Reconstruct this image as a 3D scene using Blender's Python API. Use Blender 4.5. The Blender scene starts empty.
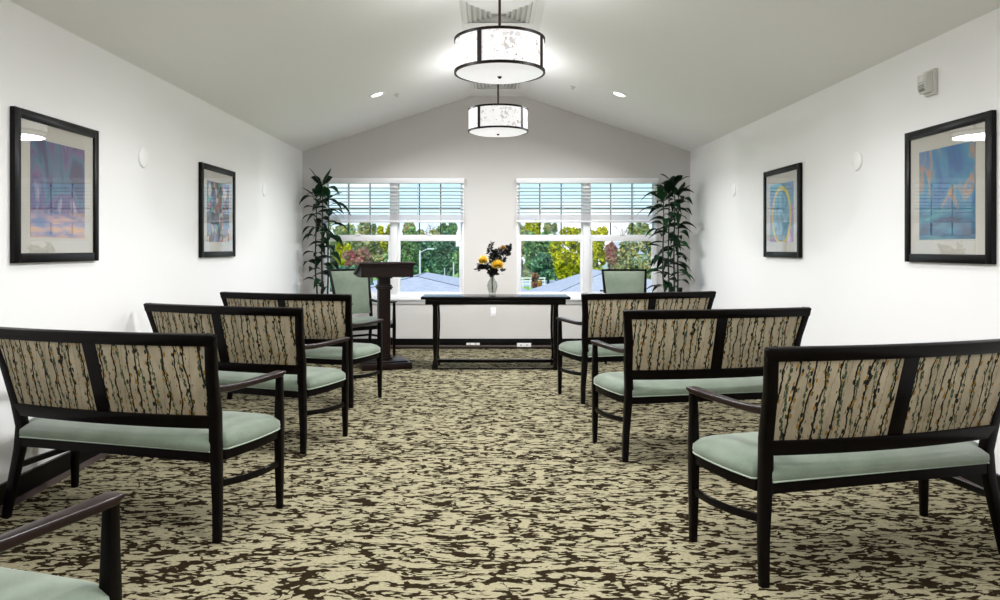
import bpy, bmesh, math, random
from mathutils import Vector, Matrix, Euler
PI = math.pi
R = math.radians
random.seed(7)
SC = bpy.context.scene
COL = SC.collection

# ------------------------------------------------------------------ camera, world, sun, exposure
F_PX, CX, CY, CAM_H = 718.66, 488.6, 248.3, 1.28
cam = bpy.data.cameras.new('camera')
cam.sensor_width = 36; cam.lens = F_PX * 36 / 1000
cam.shift_x = (500 - CX) / 1000; cam.shift_y = -(300 - CY) / 1000
cam.clip_start = 0.05; cam.clip_end = 400
camo = bpy.data.objects.new('camera', cam); COL.objects.link(camo)
camo.location = (0, 0, CAM_H); camo.rotation_euler = (PI / 2, 0, 0)
SC.camera = camo
SC.view_settings.view_transform = 'Standard'; SC.view_settings.look = 'None'
SC.view_settings.exposure = 0.38; SC.view_settings.gamma = 1; SC.view_settings.use_curve_mapping = False
SC.cycles.use_denoising = True
SC.cycles.max_bounces = 10; SC.cycles.diffuse_bounces = 5; SC.cycles.glossy_bounces = 4
SC.cycles.transparent_max_bounces = 16; SC.cycles.transmission_bounces = 6
SC.cycles.sample_clamp_indirect = 6; SC.cycles.caustics_reflective = False; SC.cycles.caustics_refractive = False

world = bpy.data.worlds.new('sky'); SC.world = world; world.use_nodes = True
def build_world():
    nt = world.node_tree; N = nt.nodes; L = nt.links; N.clear()
    out = N.new('ShaderNodeOutputWorld'); bg = N.new('ShaderNodeBackground')
    tc = N.new('ShaderNodeTexCoord'); sep = N.new('ShaderNodeSeparateXYZ')
    L.new(tc.outputs['Generated'], sep.inputs[0])
    rp = N.new('ShaderNodeValToRGB'); L.new(sep.outputs['Z'], rp.inputs[0])
    e = rp.color_ramp.elements
    e[0].position = 0.0; e[0].color = (.78, .90, 1.0, 1); e[1].position = .45; e[1].color = (.20, .48, .90, 1)
    m = e.new(.12); m.color = (.42, .74, 1.0, 1)
    mp = N.new('ShaderNodeMapping'); mp.inputs['Scale'].default_value = (2.2, 2.2, 7)
    L.new(tc.outputs['Generated'], mp.inputs[0])
    nz = N.new('ShaderNodeTexNoise'); nz.inputs['Scale'].default_value = 2.4; nz.inputs['Detail'].default_value = 7
    L.new(mp.outputs[0], nz.inputs['Vector'])
    cr = N.new('ShaderNodeValToRGB'); cr.color_ramp.elements[0].position = .47; cr.color_ramp.elements[1].position = .66
    L.new(nz.outputs[0], cr.inputs[0])
    mx = N.new('ShaderNodeMixRGB'); L.new(cr.outputs[0], mx.inputs[0]); L.new(rp.outputs[0], mx.inputs[1])
    mx.inputs[2].default_value = (1, 1, 1, 1)
    L.new(mx.outputs[0], bg.inputs[0]); bg.inputs[1].default_value = 1.08
    L.new(bg.outputs[0], out.inputs[0])
build_world()
sun = bpy.data.lights.new('sun', 'SUN'); sun.energy = 2.6; sun.angle = R(6); sun.color = (1, .97, .9)
suno = bpy.data.objects.new('sun', sun); COL.objects.link(suno); suno.rotation_euler = (R(38), 0, R(-25)); suno.location = (0, 0, 20)

def area(name, loc, size, power, color=(1, 1, 1), rot=(0, 0, 0), size_y=None, spread=180):
    l = bpy.data.lights.new(name, 'AREA'); l.energy = power; l.color = color; l.spread = R(spread)
    l.shape = 'RECTANGLE' if size_y else 'DISK'; l.size = size
    if size_y: l.size_y = size_y
    o = bpy.data.objects.new(name, l); COL.objects.link(o); o.location = loc; o.rotation_euler = rot
    return o
LAMP_P = 31       # each pendant, downward
UP_P = 6         # each pendant, through its open top
CAN_P = 18        # each recessed ceiling light

# ------------------------------------------------------------------ room numbers (metres)
YB, YF = 9.18, -3.6
XL, XR = -2.377, 2.575
XL2, XR2 = -2.395, 2.625          # a little wider at the camera end
EAVE, RIDGE, RX0, RX1 = 2.516, 3.219, -.231, .449
def wall_x(side, y):
    t = (YB - y) / (YB - 3.6)
    return XL + (XL2 - XL) * .55 * t if side < 0 else XR + (2.603 - XR) * t

# ------------------------------------------------------------------ material helper
class Mat:
    def __init__(s, name):
        s.m = bpy.data.materials.new(name); s.m.use_nodes = True
        s.nt = s.m.node_tree; s.N = s.nt.nodes; s.L = s.nt.links; s.N.clear()
        s.out = s.N.new('ShaderNodeOutputMaterial')
    def n(s, t, **kw):
        nd = s.N.new(t)
        for k, v in kw.items(): setattr(nd, k, v)
        return nd
    def put(s, sock, v):
        if isinstance(v, bpy.types.NodeSocket): s.L.new(v, sock)
        elif isinstance(v, (tuple, list)):
            v = tuple(v)
            sock.default_value = v + (1,) if (sock.type == 'RGBA' and len(v) == 3) else v
        else: sock.default_value = v
    def coord(s, kind='Object', scale=(1, 1, 1), rot=(0, 0, 0), loc=(0, 0, 0)):
        tc = s.n('ShaderNodeTexCoord'); mp = s.n('ShaderNodeMapping')
        s.L.new(tc.outputs[kind], mp.inputs[0])
        mp.inputs['Scale'].default_value = scale; mp.inputs['Rotation'].default_value = rot; mp.inputs['Location'].default_value = loc
        return mp.outputs[0]
    def noise(s, vec, scale, detail=3, rough=.5, dist=0, color=False):
        nz = s.n('ShaderNodeTexNoise'); s.put(nz.inputs['Vector'], vec)
        nz.inputs['Scale'].default_value = scale; nz.inputs['Detail'].default_value = detail
        nz.inputs['Roughness'].default_value = rough; nz.inputs['Distortion'].default_value = dist
        return nz.outputs[1 if color else 0]
    def voro(s, vec, scale, feature='F1', rnd=1):
        v = s.n('ShaderNodeTexVoronoi', feature=feature); s.put(v.inputs['Vector'], vec)
        v.inputs['Scale'].default_value = scale; v.inputs['Randomness'].default_value = rnd
        return v
    def math(s, op, a, b=0.0, c=None, clamp=False):
        m = s.n('ShaderNodeMath', operation=op, use_clamp=clamp); s.put(m.inputs[0], a)
        s.put(m.inputs[1], b)
        if c is not None: s.put(m.inputs[2], c)
        return m.outputs[0]
    def ramp(s, v, stops, interp='LINEAR'):
        r = s.n('ShaderNodeValToRGB'); s.put(r.inputs[0], v); cr = r.color_ramp; cr.interpolation = interp
        while len(cr.elements) > 1: cr.elements.remove(cr.elements[-1])
        for i, (p, c) in enumerate(stops):
            e = cr.elements[0] if i == 0 else cr.elements.new(p)
            e.position = p; e.color = tuple(c) + (1,) if len(c) == 3 else c
        return r.outputs[0]
    def mix(s, f, a, b, blend='MIX'):
        m = s.n('ShaderNodeMixRGB', blend_type=blend); s.put(m.inputs[0], f); s.put(m.inputs[1], a); s.put(m.inputs[2], b)
        return m.outputs[0]
    def step(s, v, lo, hi):       # smooth 0..1
        m = s.n('ShaderNodeMapRange', interpolation_type='SMOOTHSTEP'); s.put(m.inputs[0], v)
        m.inputs[1].default_value = lo; m.inputs[2].default_value = hi
        return m.outputs[0]
    def sep(s, vec):
        q = s.n('ShaderNodeSeparateXYZ'); s.put(q.inputs[0], vec); return q.outputs
    def comb(s, x, y, z):
        q = s.n('ShaderNodeCombineXYZ')
        for i, v in enumerate((x, y, z)): s.put(q.inputs[i], v)
        return q.outputs[0]
    def bump(s, h, strength=.2, dist=.01):
        b = s.n('ShaderNodeBump'); s.put(b.inputs['Height'], h); b.inputs['Strength'].default_value = strength
        b.inputs['Distance'].default_value = dist; return b.outputs[0]
    def bsdf(s, color, rough=.5, metal=0, normal=None, spec=.5, sheen=0, coat=0, emis=None, es=0, trans=0, ior=1.45):
        p = s.n('ShaderNodeBsdfPrincipled')
        s.put(p.inputs['Base Color'], color); s.put(p.inputs['Roughness'], rough); s.put(p.inputs['Metallic'], metal)
        p.inputs['Specular IOR Level'].default_value = spec; p.inputs['IOR'].default_value = ior
        p.inputs['Sheen Weight'].default_value = sheen; p.inputs['Coat Weight'].default_value = coat; p.inputs['Coat Roughness'].default_value = .08
        p.inputs['Transmission Weight'].default_value = trans
        if normal is not None: s.L.new(normal, p.inputs['Normal'])
        if emis is not None: s.put(p.inputs['Emission Color'], emis); p.inputs['Emission Strength'].default_value = es
        s.L.new(p.outputs[0], s.out.inputs[0]); return s.m

def plain(name, color, rough=.5, metal=0, spec=.5, coat=0, var=.04, vscale=6, bump=0, bscale=80):
    M = Mat(name); v = M.coord()
    n = M.noise(v, vscale, 3)
    c = M.mix(M.math('MULTIPLY', n, 1), tuple(x * (1 - var) for x in color), tuple(min(1, x * (1 + var)) for x in color))
    nm = M.bump(M.noise(v, bscale, 2), bump) if bump else None
    return M.bsdf(c, rough, metal, nm, spec, coat=coat)

def mat_wood(name, c0, c1, rough=.3, axis=0, spec=.5):
    M = Mat(name); sc = [18, 18, 18]; sc[axis] = 1.5
    n = M.noise(M.coord(scale=sc), 2.0, 5, .6, .4)
    c = M.ramp(n, [(.3, c0), (.7, c1)])
    return M.bsdf(c, rough, 0, M.bump(n, .03), spec)
ESP = mat_wood('espresso_wood', (.0015, .001, .001), (.0035, .002, .002), .28, 2, .13)
ESP_LIT = mat_wood('lit_espresso_wood', (.006, .0025, .002), (.016, .006, .005), .28, 1, .4)  # espresso for the arms, reddish highlight of falling light put into the colour
TABLE_W = mat_wood('black_table_wood', (.004, .003, .003), (.004, .003, .002), .2, 0, .16)
LECT_W = mat_wood('mahogany_wood', (.004, .0015, .001), (.014, .005, .004), .3, 2, .3)
WALLM = plain('wall_paint', (.91, .905, .905), .55, spec=.35, var=.01, vscale=1.2, bump=.03, bscale=300)
BACKM = plain('back_wall_tone', (.63, .61, .59), .6, spec=.3, var=.01, vscale=1.2, bump=.03, bscale=300)  # end wall base colour, darker than the side walls
CEILM = plain('ceiling_paint', (.93, .92, .915), .6, spec=.3, var=.015, vscale=.9, bump=.03, bscale=300)
WHITE = plain('white_paint', (.84, .84, .86), .35, var=.01)
VENTM = plain('vent_white', (.86, .85, .84), .5, var=.01)
BLACKB = plain('black_baseboard', (.003, .003, .003), .3, var=.2, spec=.15)
SHOE = plain('lightened_shoe_moulding', (.10, .075, .07), .3, var=.2)  # highlight along the moulding ledge put into this lighter brown
DARKM = plain('dark_bronze_metal', (.010, .005, .003), .4, 0, var=.2, spec=.2)
PLAST = plain('white_plastic', (.95, .95, .95), .35, var=.01)
GREYP = plain('grey_plastic', (.66, .65, .62), .4, var=.02)
SLATM = plain('blind_slat', (.62, .67, .67), .4, var=.03)  # white slats, shade of their backlit undersides put into the grey-green colour
RAILM = plain('blind_rail', (.74, .73, .76), .4, var=.02)
GRIDM = plain('dark_grid_bar', (.03, .045, .05), .4, var=.05)

def mat_velvet():
    M = Mat('sage_velvet'); v = M.coord()
    n = M.noise(v, 5, 4, .6); f = M.noise(v, 260, 2)
    c = M.ramp(n, [(.3, (.100, .126, .092)), (.7, (.18, .215, .162))])
    c = M.mix(.2, c, M.ramp(f, [(.3, (.14, .20, .14)), (.7, (.32, .40, .31))]))
    return M.bsdf(c, .75, 0, M.bump(f, .12, .002), .25, sheen=.35)
VELVET = mat_velvet()
WELT = plain('pale_welt', (.36, .43, .35), .6, var=.05)

def mat_willow():
    """cream upholstery with upright dark twigs, ochre buds and green leaves"""
    M = Mat('willow_twig_fabric'); v = M.coord()
    x, y, z = M.sep(v)[:3]
    base = M.ramp(M.noise(M.coord(scale=(1, 1, .35)), 14, 4, .6), [(.3, (.24, .20, .13)), (.7, (.44, .37, .255))])
    weave = M.noise(v, 420, 2)
    base = M.mix(.18, base, M.ramp(weave, [(.3, (.22, .2, .15)), (.7, (.6, .55, .46))]))
    col = base
    # faint stripes of pale shade leaves behind
    def layer(col, pitch, off, slant, amp, width, stemcol, budlo, budhi, budcols, budscale, seed):
        sw = M.noise(M.comb(M.math('MULTIPLY', x, 5.0), seed, M.math('MULTIPLY', z, 7.0)), 1.0, 2, .5)
        fine = M.noise(M.comb(M.math('MULTIPLY', x, 6.0), seed + 3, M.math('MULTIPLY', z, 60.0)), 1.0, 2, .6)
        xx = M.math('ADD', x, M.math('MULTIPLY', M.math('SUBTRACT', sw, .5), amp))
        xx = M.math('ADD', xx, M.math('MULTIPLY', M.math('SUBTRACT', fine, .5), .010))
        xx = M.math('ADD', xx, M.math('MULTIPLY', z, slant))
        t = M.math('DIVIDE', M.math('ADD', xx, off + 5.0), pitch)
        cell = M.math('FLOOR', t)
        wn = M.n('ShaderNodeTexWhiteNoise', noise_dimensions='2D'); M.put(wn.inputs['Vector'], M.comb(cell, seed, 0))
        jit = M.math('MULTIPLY', M.math('SUBTRACT', wn.outputs['Value'], .5), .45)
        d = M.math('MULTIPLY', M.math('ABSOLUTE', M.math('SUBTRACT', M.math('SUBTRACT', M.math('FRACT', t), .5), jit)), pitch)
        thick = M.math('ADD', M.math('MULTIPLY', M.noise(M.comb(cell, seed, M.math('MULTIPLY', z, 30)), 1, 1), width * 1.6), width * .25)
        stem = M.math('LESS_THAN', d, thick)
        # buds / leaves hugging the stem
        vv = M.voro(M.comb(M.math('MULTIPLY', x, budscale), seed, M.math('MULTIPLY', z, budscale * .55)), 1.0)
        near = M.math('LESS_THAN', d, width * 4.4)
        bud = M.math('MULTIPLY', near, M.math('LESS_THAN', vv.outputs['Distance'], budhi))
        pick = M.sep(vv.outputs['Color'])[0]
        bud = M.math('MULTIPLY', bud, M.math('GREATER_THAN', pick, budlo))
        bc = M.ramp(M.sep(vv.outputs['Color'])[1], budcols, 'CONSTANT')
        col = M.mix(bud, col, bc)
        return M.mix(stem, col, stemcol)
    green = [(0, (.05, .085, .035)), (.45, (.10, .12, .05)), (.75, (.035, .05, .03))]
    och = [(0, (.26, .14, .022)), (.35, (.15, .07, .018)), (.6, (.05, .07, .03)), (.8, (.012, .012, .010))]
    col = layer(col, .062, .031, -.10, .03, .0011, (.20, .18, .12), .3, .36, [(0, (.30, .25, .17)), (.5, (.24, .2, .12))], 95, 9.0)
    col = layer(col, .072, .02, .06, .04, .0018, (.03, .045, .022), .15, .50, green, 95, 4.0)
    col = layer(col, .058, .0, -.05, .062, .0034, (.006, .005, .004), .36, .47, och, 78, 1.0)
    return M.bsdf(col, .8, 0, M.bump(weave, .1, .002), .2)
WILLOW = mat_willow()

def mat_carpet():
    M = Mat('patterned_carpet')
    tc = M.coord()
    warp = M.noise(tc, 3.0, 2, .5, 0, True)
    wv = M.n('ShaderNodeVectorMath', operation='MULTIPLY_ADD'); M.put(wv.inputs[0], warp); wv.inputs[1].default_value = (.16, .10, 0); M.put(wv.inputs[2], tc)
    fine = M.noise(tc, 42, 3, .6, 0, True)
    wf = M.n('ShaderNodeVectorMath', operation='MULTIPLY_ADD'); M.put(wf.inputs[0], fine); wf.inputs[1].default_value = (.030, .016, 0); M.put(wf.inputs[2], wv.outputs[0])
    P = wf.outputs[0]
    mpv = M.n('ShaderNodeMapping'); M.put(mpv.inputs[0], tc); mpv.inputs['Scale'].default_value = (26, 52, 1)
    VD = M.voro(mpv.outputs[0], 1.0).outputs['Distance']
    def twig(rot, sx, sy, lo, w, off):
        mp = M.n('ShaderNodeMapping'); M.put(mp.inputs[0], P); mp.inputs['Rotation'].default_value = (0, 0, R(rot)); mp.inputs['Scale'].default_value = (sx, sy, 1); mp.inputs['Location'].default_value = (off, off * .7, off)
        n = M.noise(mp.outputs[0], 1.0, 1, .5)
        a = M.math('ABSOLUTE', M.math('SUBTRACT', n, .5))
        a = M.math('ADD', a, M.math('MULTIPLY', M.math('SUBTRACT', VD, .42), .075))
        return M.math('SUBTRACT', 1.0, M.step(a, lo, w))
    t1 = twig(36, 5.2, 15, .036, .043, 0)
    t2 = twig(-34, 5.2, 15, .034, .041, 5.3)
    t3 = twig(4, 6.0, 18, .028, .035, 9.1)
    t1 = M.math('MAXIMUM', t1, t3)
    gate = M.step(M.noise(M.coord(scale=(9, 16, 1)), 1, 2), .40, .44)
    t = M.math('MULTIPLY', M.math('MAXIMUM', t1, t2), gate)
    mp = M.n('ShaderNodeMapping'); M.put(mp.inputs[0], P); mp.inputs['Scale'].default_value = (8, 20, 1); mp.inputs['Location'].default_value = (3, 7, 0)
    bn = M.math('SUBTRACT', M.noise(mp.outputs[0], 1.0, 2, .5), M.math('MULTIPLY', M.math('SUBTRACT', VD, .42), .12))
    t = M.math('MAXIMUM', t, M.step(bn, .615, .63))
    # woven rows
    rows = M.n('ShaderNodeTexWave', bands_direction='Y'); M.put(rows.inputs['Vector'], tc); rows.inputs['Scale'].default_value = 26; rows.inputs['Distortion'].default_value = 1.2; rows.inputs['Detail'].default_value = 2
    thr = M.noise(M.coord(scale=(60, 260, 1)), 1, 2)
    light = M.ramp(thr, [(.3, (.20, .18, .11)), (.7, (.36, .325, .215))])
    light = M.mix(M.math('MULTIPLY', rows.outputs[1], .16), light, (.15, .135, .085))
    dark = M.ramp(thr, [(.3, (.008, .005, .002)), (.7, (.024, .015, .007))])
    c = M.mix(t, light, dark)
    return M.bsdf(c, 1.0, 0, M.bump(M.noise(tc, 500, 2), .25, .003), .05)
CARPET = mat_carpet()

def mat_glass_thin(name, refl=.06, tint=(1, 1, 1)):
    M = Mat(name); t = M.n('ShaderNodeBsdfTransparent'); t.inputs[0].default_value = tint + (1,)
    g = M.n('ShaderNodeBsdfGlossy'); g.inputs['Roughness'].default_value = .0
    fr = M.n('ShaderNodeFresnel'); gm = M.n('ShaderNodeNewGeometry')
    M.L.new(M.math('ADD', M.math('MULTIPLY', gm.outputs['Backfacing'], 1 / refl - refl), refl), fr.inputs[0])
    mx = M.n('ShaderNodeMixShader'); M.L.new(fr.outputs[0], mx.inputs[0]); M.L.new(t.outputs[0], mx.inputs[1]); M.L.new(g.outputs[0], mx.inputs[2])
    M.L.new(mx.outputs[0], M.out.inputs[0]); return M.m
WGLASS = mat_glass_thin('window_glass', 1.3)
PGLASS = mat_glass_thin('picture_glass', 1.48)

def mat_shade():
    M = Mat('pearl_shell_shade'); v0 = M.coord()
    wv = M.n('ShaderNodeVectorMath', operation='MULTIPLY_ADD'); M.put(wv.inputs[0], M.noise(v0, 22, 3, .7, 0, True)); wv.inputs[1].default_value = (.07, .07, .07); M.put(wv.inputs[2], v0); v = wv.outputs[0]
    vo = M.voro(v, 26); pick = M.sep(vo.outputs['Color'])
    fleck = M.math('MULTIPLY', M.math('GREATER_THAN', pick[0], .62), M.math('LESS_THAN', vo.outputs['Distance'], .44))
    vs = M.voro(v, 62); p2 = M.sep(vs.outputs['Color'])
    sm = M.math('MULTIPLY', M.math('GREATER_THAN', p2[0], .80), M.math('LESS_THAN', vs.outputs['Distance'], .34))
    patch = M.step(M.noise(v, 5, 2), .40, .50)
    c = M.mix(M.math('MULTIPLY', fleck, patch), (1, .985, .98), M.ramp(pick[1], [(0, (.78, .76, .74)), (.4, (.60, .59, .61)), (.65, (.82, .80, .82)), (.85, (.66, .58, .50))]))
    c = M.mix(M.math('MULTIPLY', sm, patch), c, M.ramp(p2[1], [(0, (.08, .06, .05)), (.5, (.35, .25, .15))]))
    return M.bsdf(M.mix(1, c, (.38, .38, .38), 'MULTIPLY'), .4, emis=c, es=.58)
SHADE = mat_shade()
def emis_mat(name, color, s, k=1):
    M = Mat(name); return M.bsdf(tuple(x * k for x in color), .3, emis=color, es=s)
DIFF = emis_mat('frosted_diffuser', (.98, .97, .98), .52, .4)
CANEM = emis_mat('lit_lens', (1, .98, .95), 3.0)

# ------------------------------------------------------------------ mesh helpers
def link(o, parent=None):
    COL.objects.link(o)
    if parent: o.parent = parent
    return o
class MB:
    def __init__(s): s.bm = bmesh.new()
    def box(s, a, b, rot=None, bev=0):
        a, b = Vector(a), Vector(b)
        r = bmesh.ops.create_cube(s.bm, size=1)
        vs = r['verts']; c = (a + b) / 2; d = b - a
        for v in vs: v.co = Vector((v.co.x * d.x, v.co.y * d.y, v.co.z * d.z))
        if bev:
            es = list({e for v in vs for e in v.link_edges})
            q = bmesh.ops.bevel(s.bm, geom=es, offset=bev, segments=2, affect='EDGES', profile=.5)
            vs = list({v for f in q['faces'] for v in f.verts} | {v for v in vs if v.is_valid})
        for v in vs:
            if rot: v.co = rot @ v.co
            v.co += c
        return s
    def poly_prism(s, pts, axis_vec):       # pts: 3D polygon, extruded
        av = Vector(axis_vec); a = [s.bm.verts.new(Vector(p)) for p in pts]; b = [s.bm.verts.new(Vector(p) + av) for p in pts]
        n = len(pts); s.bm.faces.new(a); s.bm.faces.new(b[::-1])
        for i in range(n): s.bm.faces.new((a[i], b[i], b[(i + 1) % n], a[(i + 1) % n]))
        return s
    def sweep(s, pts, sizes, ref=(1, 0, 0), corner=.3, seg=2, caps=True):
        """rounded rectangle swept along pts; size = (along ref, across)"""
        pts = [Vector(p) for p in pts]; n = len(pts)
        if not isinstance(sizes, list): sizes = [sizes] * n
        rings = []
        for i, p in enumerate(pts):
            t = (pts[min(i + 1, n - 1)] - pts[max(i - 1, 0)]).normalized()
            r = Vector(ref); r = (r - t * r.dot(t)).normalized(); u = t.cross(r)
            w, d = sizes[i][0] / 2, sizes[i][1] / 2; c = min(w, d) * corner * 2 if corner < .5 else min(w, d)
            c = min(c, min(w, d)); ring = []
            for (sx, sy, a0) in ((1, 1, 0), (-1, 1, PI / 2), (-1, -1, PI), (1, -1, 3 * PI / 2)):
                for k in range(seg + 1):
                    a = a0 + PI / 2 * k / seg
                    ring.append(s.bm.verts.new(p + r * (sx * (w - c) + c * math.cos(a)) + u * (sy * (d - c) + c * math.sin(a))))
            rings.append(ring)
        m = len(rings[0])
        for i in range(n - 1):
            for k in range(m):
                s.bm.faces.new((rings[i][k], rings[i][(k + 1) % m], rings[i + 1][(k + 1) % m], rings[i + 1][k]))
        if caps: s.bm.faces.new(rings[0][::-1]); s.bm.faces.new(rings[-1])
        return s
    def tube(s, pts, rad, seg=8):
        rads = rad if isinstance(rad, list) else [rad] * len(pts)
        pts = [Vector(p) for p in pts]; t0 = (pts[-1] - pts[0]).normalized()
        ref = Vector((1, 0, 0)) if abs(t0.x) < .8 else Vector((0, 1, 0))
        n = len(pts); rings = []
        for i, p in enumerate(pts):
            t = (pts[min(i + 1, n - 1)] - pts[max(i - 1, 0)]).normalized()
            r = (ref - t * ref.dot(t)).normalized(); u = t.cross(r)
            rings.append([s.bm.verts.new(p + r * rads[i] * math.cos(2 * PI * k / seg) + u * rads[i] * math.sin(2 * PI * k / seg)) for k in range(seg)])
        for i in range(n - 1):
            for k in range(seg): s.bm.faces.new((rings[i][k], rings[i][(k + 1) % seg], rings[i + 1][(k + 1) % seg], rings[i + 1][k]))
        s.bm.faces.new(rings[0][::-1]); s.bm.faces.new(rings[-1]); return s
    def lathe(s, prof, center=(0, 0, 0), seg=32, axis='Z', a0=0, a1=2 * PI):
        c = Vector(center); full = abs(a1 - a0 - 2 * PI) < 1e-6; cols = []
        m = seg if full else seg + 1
        for k in range(m):
            a = a0 + (a1 - a0) * k / seg; col = []
            for r, z in prof:
                v = Vector((r * math.cos(a), r * math.sin(a), z))
                if axis == 'X': v = Vector((v.z, v.x, v.y))
                if axis == 'Y': v = Vector((v.x, v.z, v.y))
                col.append(s.bm.verts.new(c + v))
            cols.append(col)
        for k in range(seg):
            A, B = cols[k], cols[(k + 1) % m]
            for i in range(len(prof) - 1):
                try: s.bm.faces.new((A[i], B[i], B[i + 1], A[i + 1]))
                except ValueError: pass
        return s
    def grid(s, fn, nu, nv):
        g = [[s.bm.verts.new(fn(i / nu, j / nv)) for j in range(nv + 1)] for i in range(nu + 1)]
        for i in range(nu):
            for j in range(nv): s.bm.faces.new((g[i][j], g[i + 1][j], g[i + 1][j + 1], g[i][j + 1]))
        return g
    def build(s, name, mat, parent=None, loc=None, rot=None, smooth=35):
        bm = s.bm; bmesh.ops.remove_doubles(bm, verts=bm.verts, dist=1e-5)
        bmesh.ops.recalc_face_normals(bm, faces=bm.faces)
        if smooth:
            for f in bm.faces: f.smooth = True
            for e in bm.edges:
                if len(e.link_faces) == 2 and e.calc_face_angle(0) > R(smooth): e.smooth = False
        me = bpy.data.meshes.new(name); bm.to_mesh(me); bm.free()
        me.materials.append(mat)
        o = bpy.data.objects.new(name, me)
        if loc is not None: o.location = loc
        if rot is not None: o.rotation_euler = rot
        return link(o, parent)
def thing(name, label, cat, loc=(0, 0, 0), rot=(0, 0, 0), group=None):
    o = bpy.data.objects.new(name, None); o.empty_display_size = .1; link(o); o.location = loc; o.rotation_euler = rot
    return tag(o, label, cat, group)
def tag(o, label, cat, group=None, kind=None):
    o['label'] = label; o['category'] = cat
    if group: o['group'] = group
    if kind: o['kind'] = kind
    return o
def struct(o, label=None, cat=None):
    o['kind'] = 'structure'
    if label: o['label'] = label
    if cat: o['category'] = cat
    return o
def copy_tree(o, parent=None):
    kids = list(o.children); c = o.copy(); COL.objects.link(c); c.parent = parent
    for k in kids: copy_tree(k, c)
    return c

# ------------------------------------------------------------------ room shell
def shell():
    b = MB(); b.box((-3.2, YF - .2, -.12), (3.4, YB + .2, 0))
    struct(b.build('floor', CARPET), 'beige carpet patterned with dark brown twig marks', 'carpet')
    T = .16
    # side walls (slightly splayed boxes)
    for side, nm, lab in ((-1, 'wall_left', 'white wall with two framed pictures on the left'), (1, 'wall_right', 'white wall with two framed pictures on the right')):
        xb, xf = wall_x(side, YB), wall_x(side, YF)
        eb = EAVE; b = MB()
        top = EAVE
        b.poly_prism([(xb, YB + .16, 0), (xf, YF, 0), (xf + side * T, YF, 0), (xb + side * T, YB + .16, 0)], (0, 0, top + .05))
        struct(b.build(nm, WALLM, smooth=0), lab, 'wall')
    # ceiling: three slabs in one mesh
    b = MB(); th = .08
    def prof(y):
        return [(XL - .35, EAVE - .35 * .327), (RX0, RIDGE), (RX1, RIDGE), (XR + .35, EAVE - .35 * .331)]
    P = prof(0); pl = [(x, YF - .1, z) for x, z in P] + [(x, YF - .1, z + th) for x, z in P[::-1]]
    b.poly_prism(pl, (0, YB - YF + .26, 0))
    struct(b.build('ceiling', CEILM, smooth=0), 'vaulted off-white ceiling with a flat strip along its ridge', 'ceiling')
    # back wall with two window openings
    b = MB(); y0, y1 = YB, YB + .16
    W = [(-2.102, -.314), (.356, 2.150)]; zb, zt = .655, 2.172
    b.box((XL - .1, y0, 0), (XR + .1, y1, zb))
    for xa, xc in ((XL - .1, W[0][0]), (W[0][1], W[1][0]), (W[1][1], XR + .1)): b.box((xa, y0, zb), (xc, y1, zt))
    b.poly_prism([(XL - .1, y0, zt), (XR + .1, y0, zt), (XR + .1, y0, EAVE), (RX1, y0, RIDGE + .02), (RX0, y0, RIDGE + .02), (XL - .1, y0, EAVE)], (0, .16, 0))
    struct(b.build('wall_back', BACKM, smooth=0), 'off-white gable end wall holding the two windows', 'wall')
    b = MB(); b.poly_prism([(XL - .3, YF, 0), (XR + .3, YF, 0), (XR + .3, YF, EAVE), (RX1, YF, RIDGE + .02), (RX0, YF, RIDGE + .02), (XL - .3, YF, EAVE)], (0, -.15, 0))
    struct(b.build('wall_front', WALLM, smooth=0), 'white wall behind the seating', 'wall')
    # baseboards with a shoe moulding
    for side, nm in ((-1, 'baseboard_left'), (1, 'baseboard_right')):
        xb, xf = wall_x(side, YB), wall_x(side, YF); s = -side
        b = MB(); t = .018
        b.poly_prism([(xb, YB, .0), (xf, YF, .0), (xf + s * t, YF, .0), (xb + s * t, YB, .0)], (0, 0, .128))
        o = b.build(nm, BLACKB, smooth=0); struct(o)
        b = MB(); b.poly_prism([(xb + s * t, YB, .0), (xf + s * t, YF, .0), (xf + s * (t + .014), YF, .0), (xb + s * (t + .014), YB, .0)], (0, 0, .03))
        b.build('shoe_moulding', SHOE, o, smooth=0)
    b = MB(); b.box((XL, YB - .018, .0), (XR, YB, .128), bev=.003); o = struct(b.build('baseboard_back', BLACKB))
    b = MB(); b.box((XL, YB - .034, .018), (XR, YB - .018, .045), bev=.005); b.build('shoe_moulding', SHOE, o)
    return W, zb, zt
WIN, ZB, ZT = shell()

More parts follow.
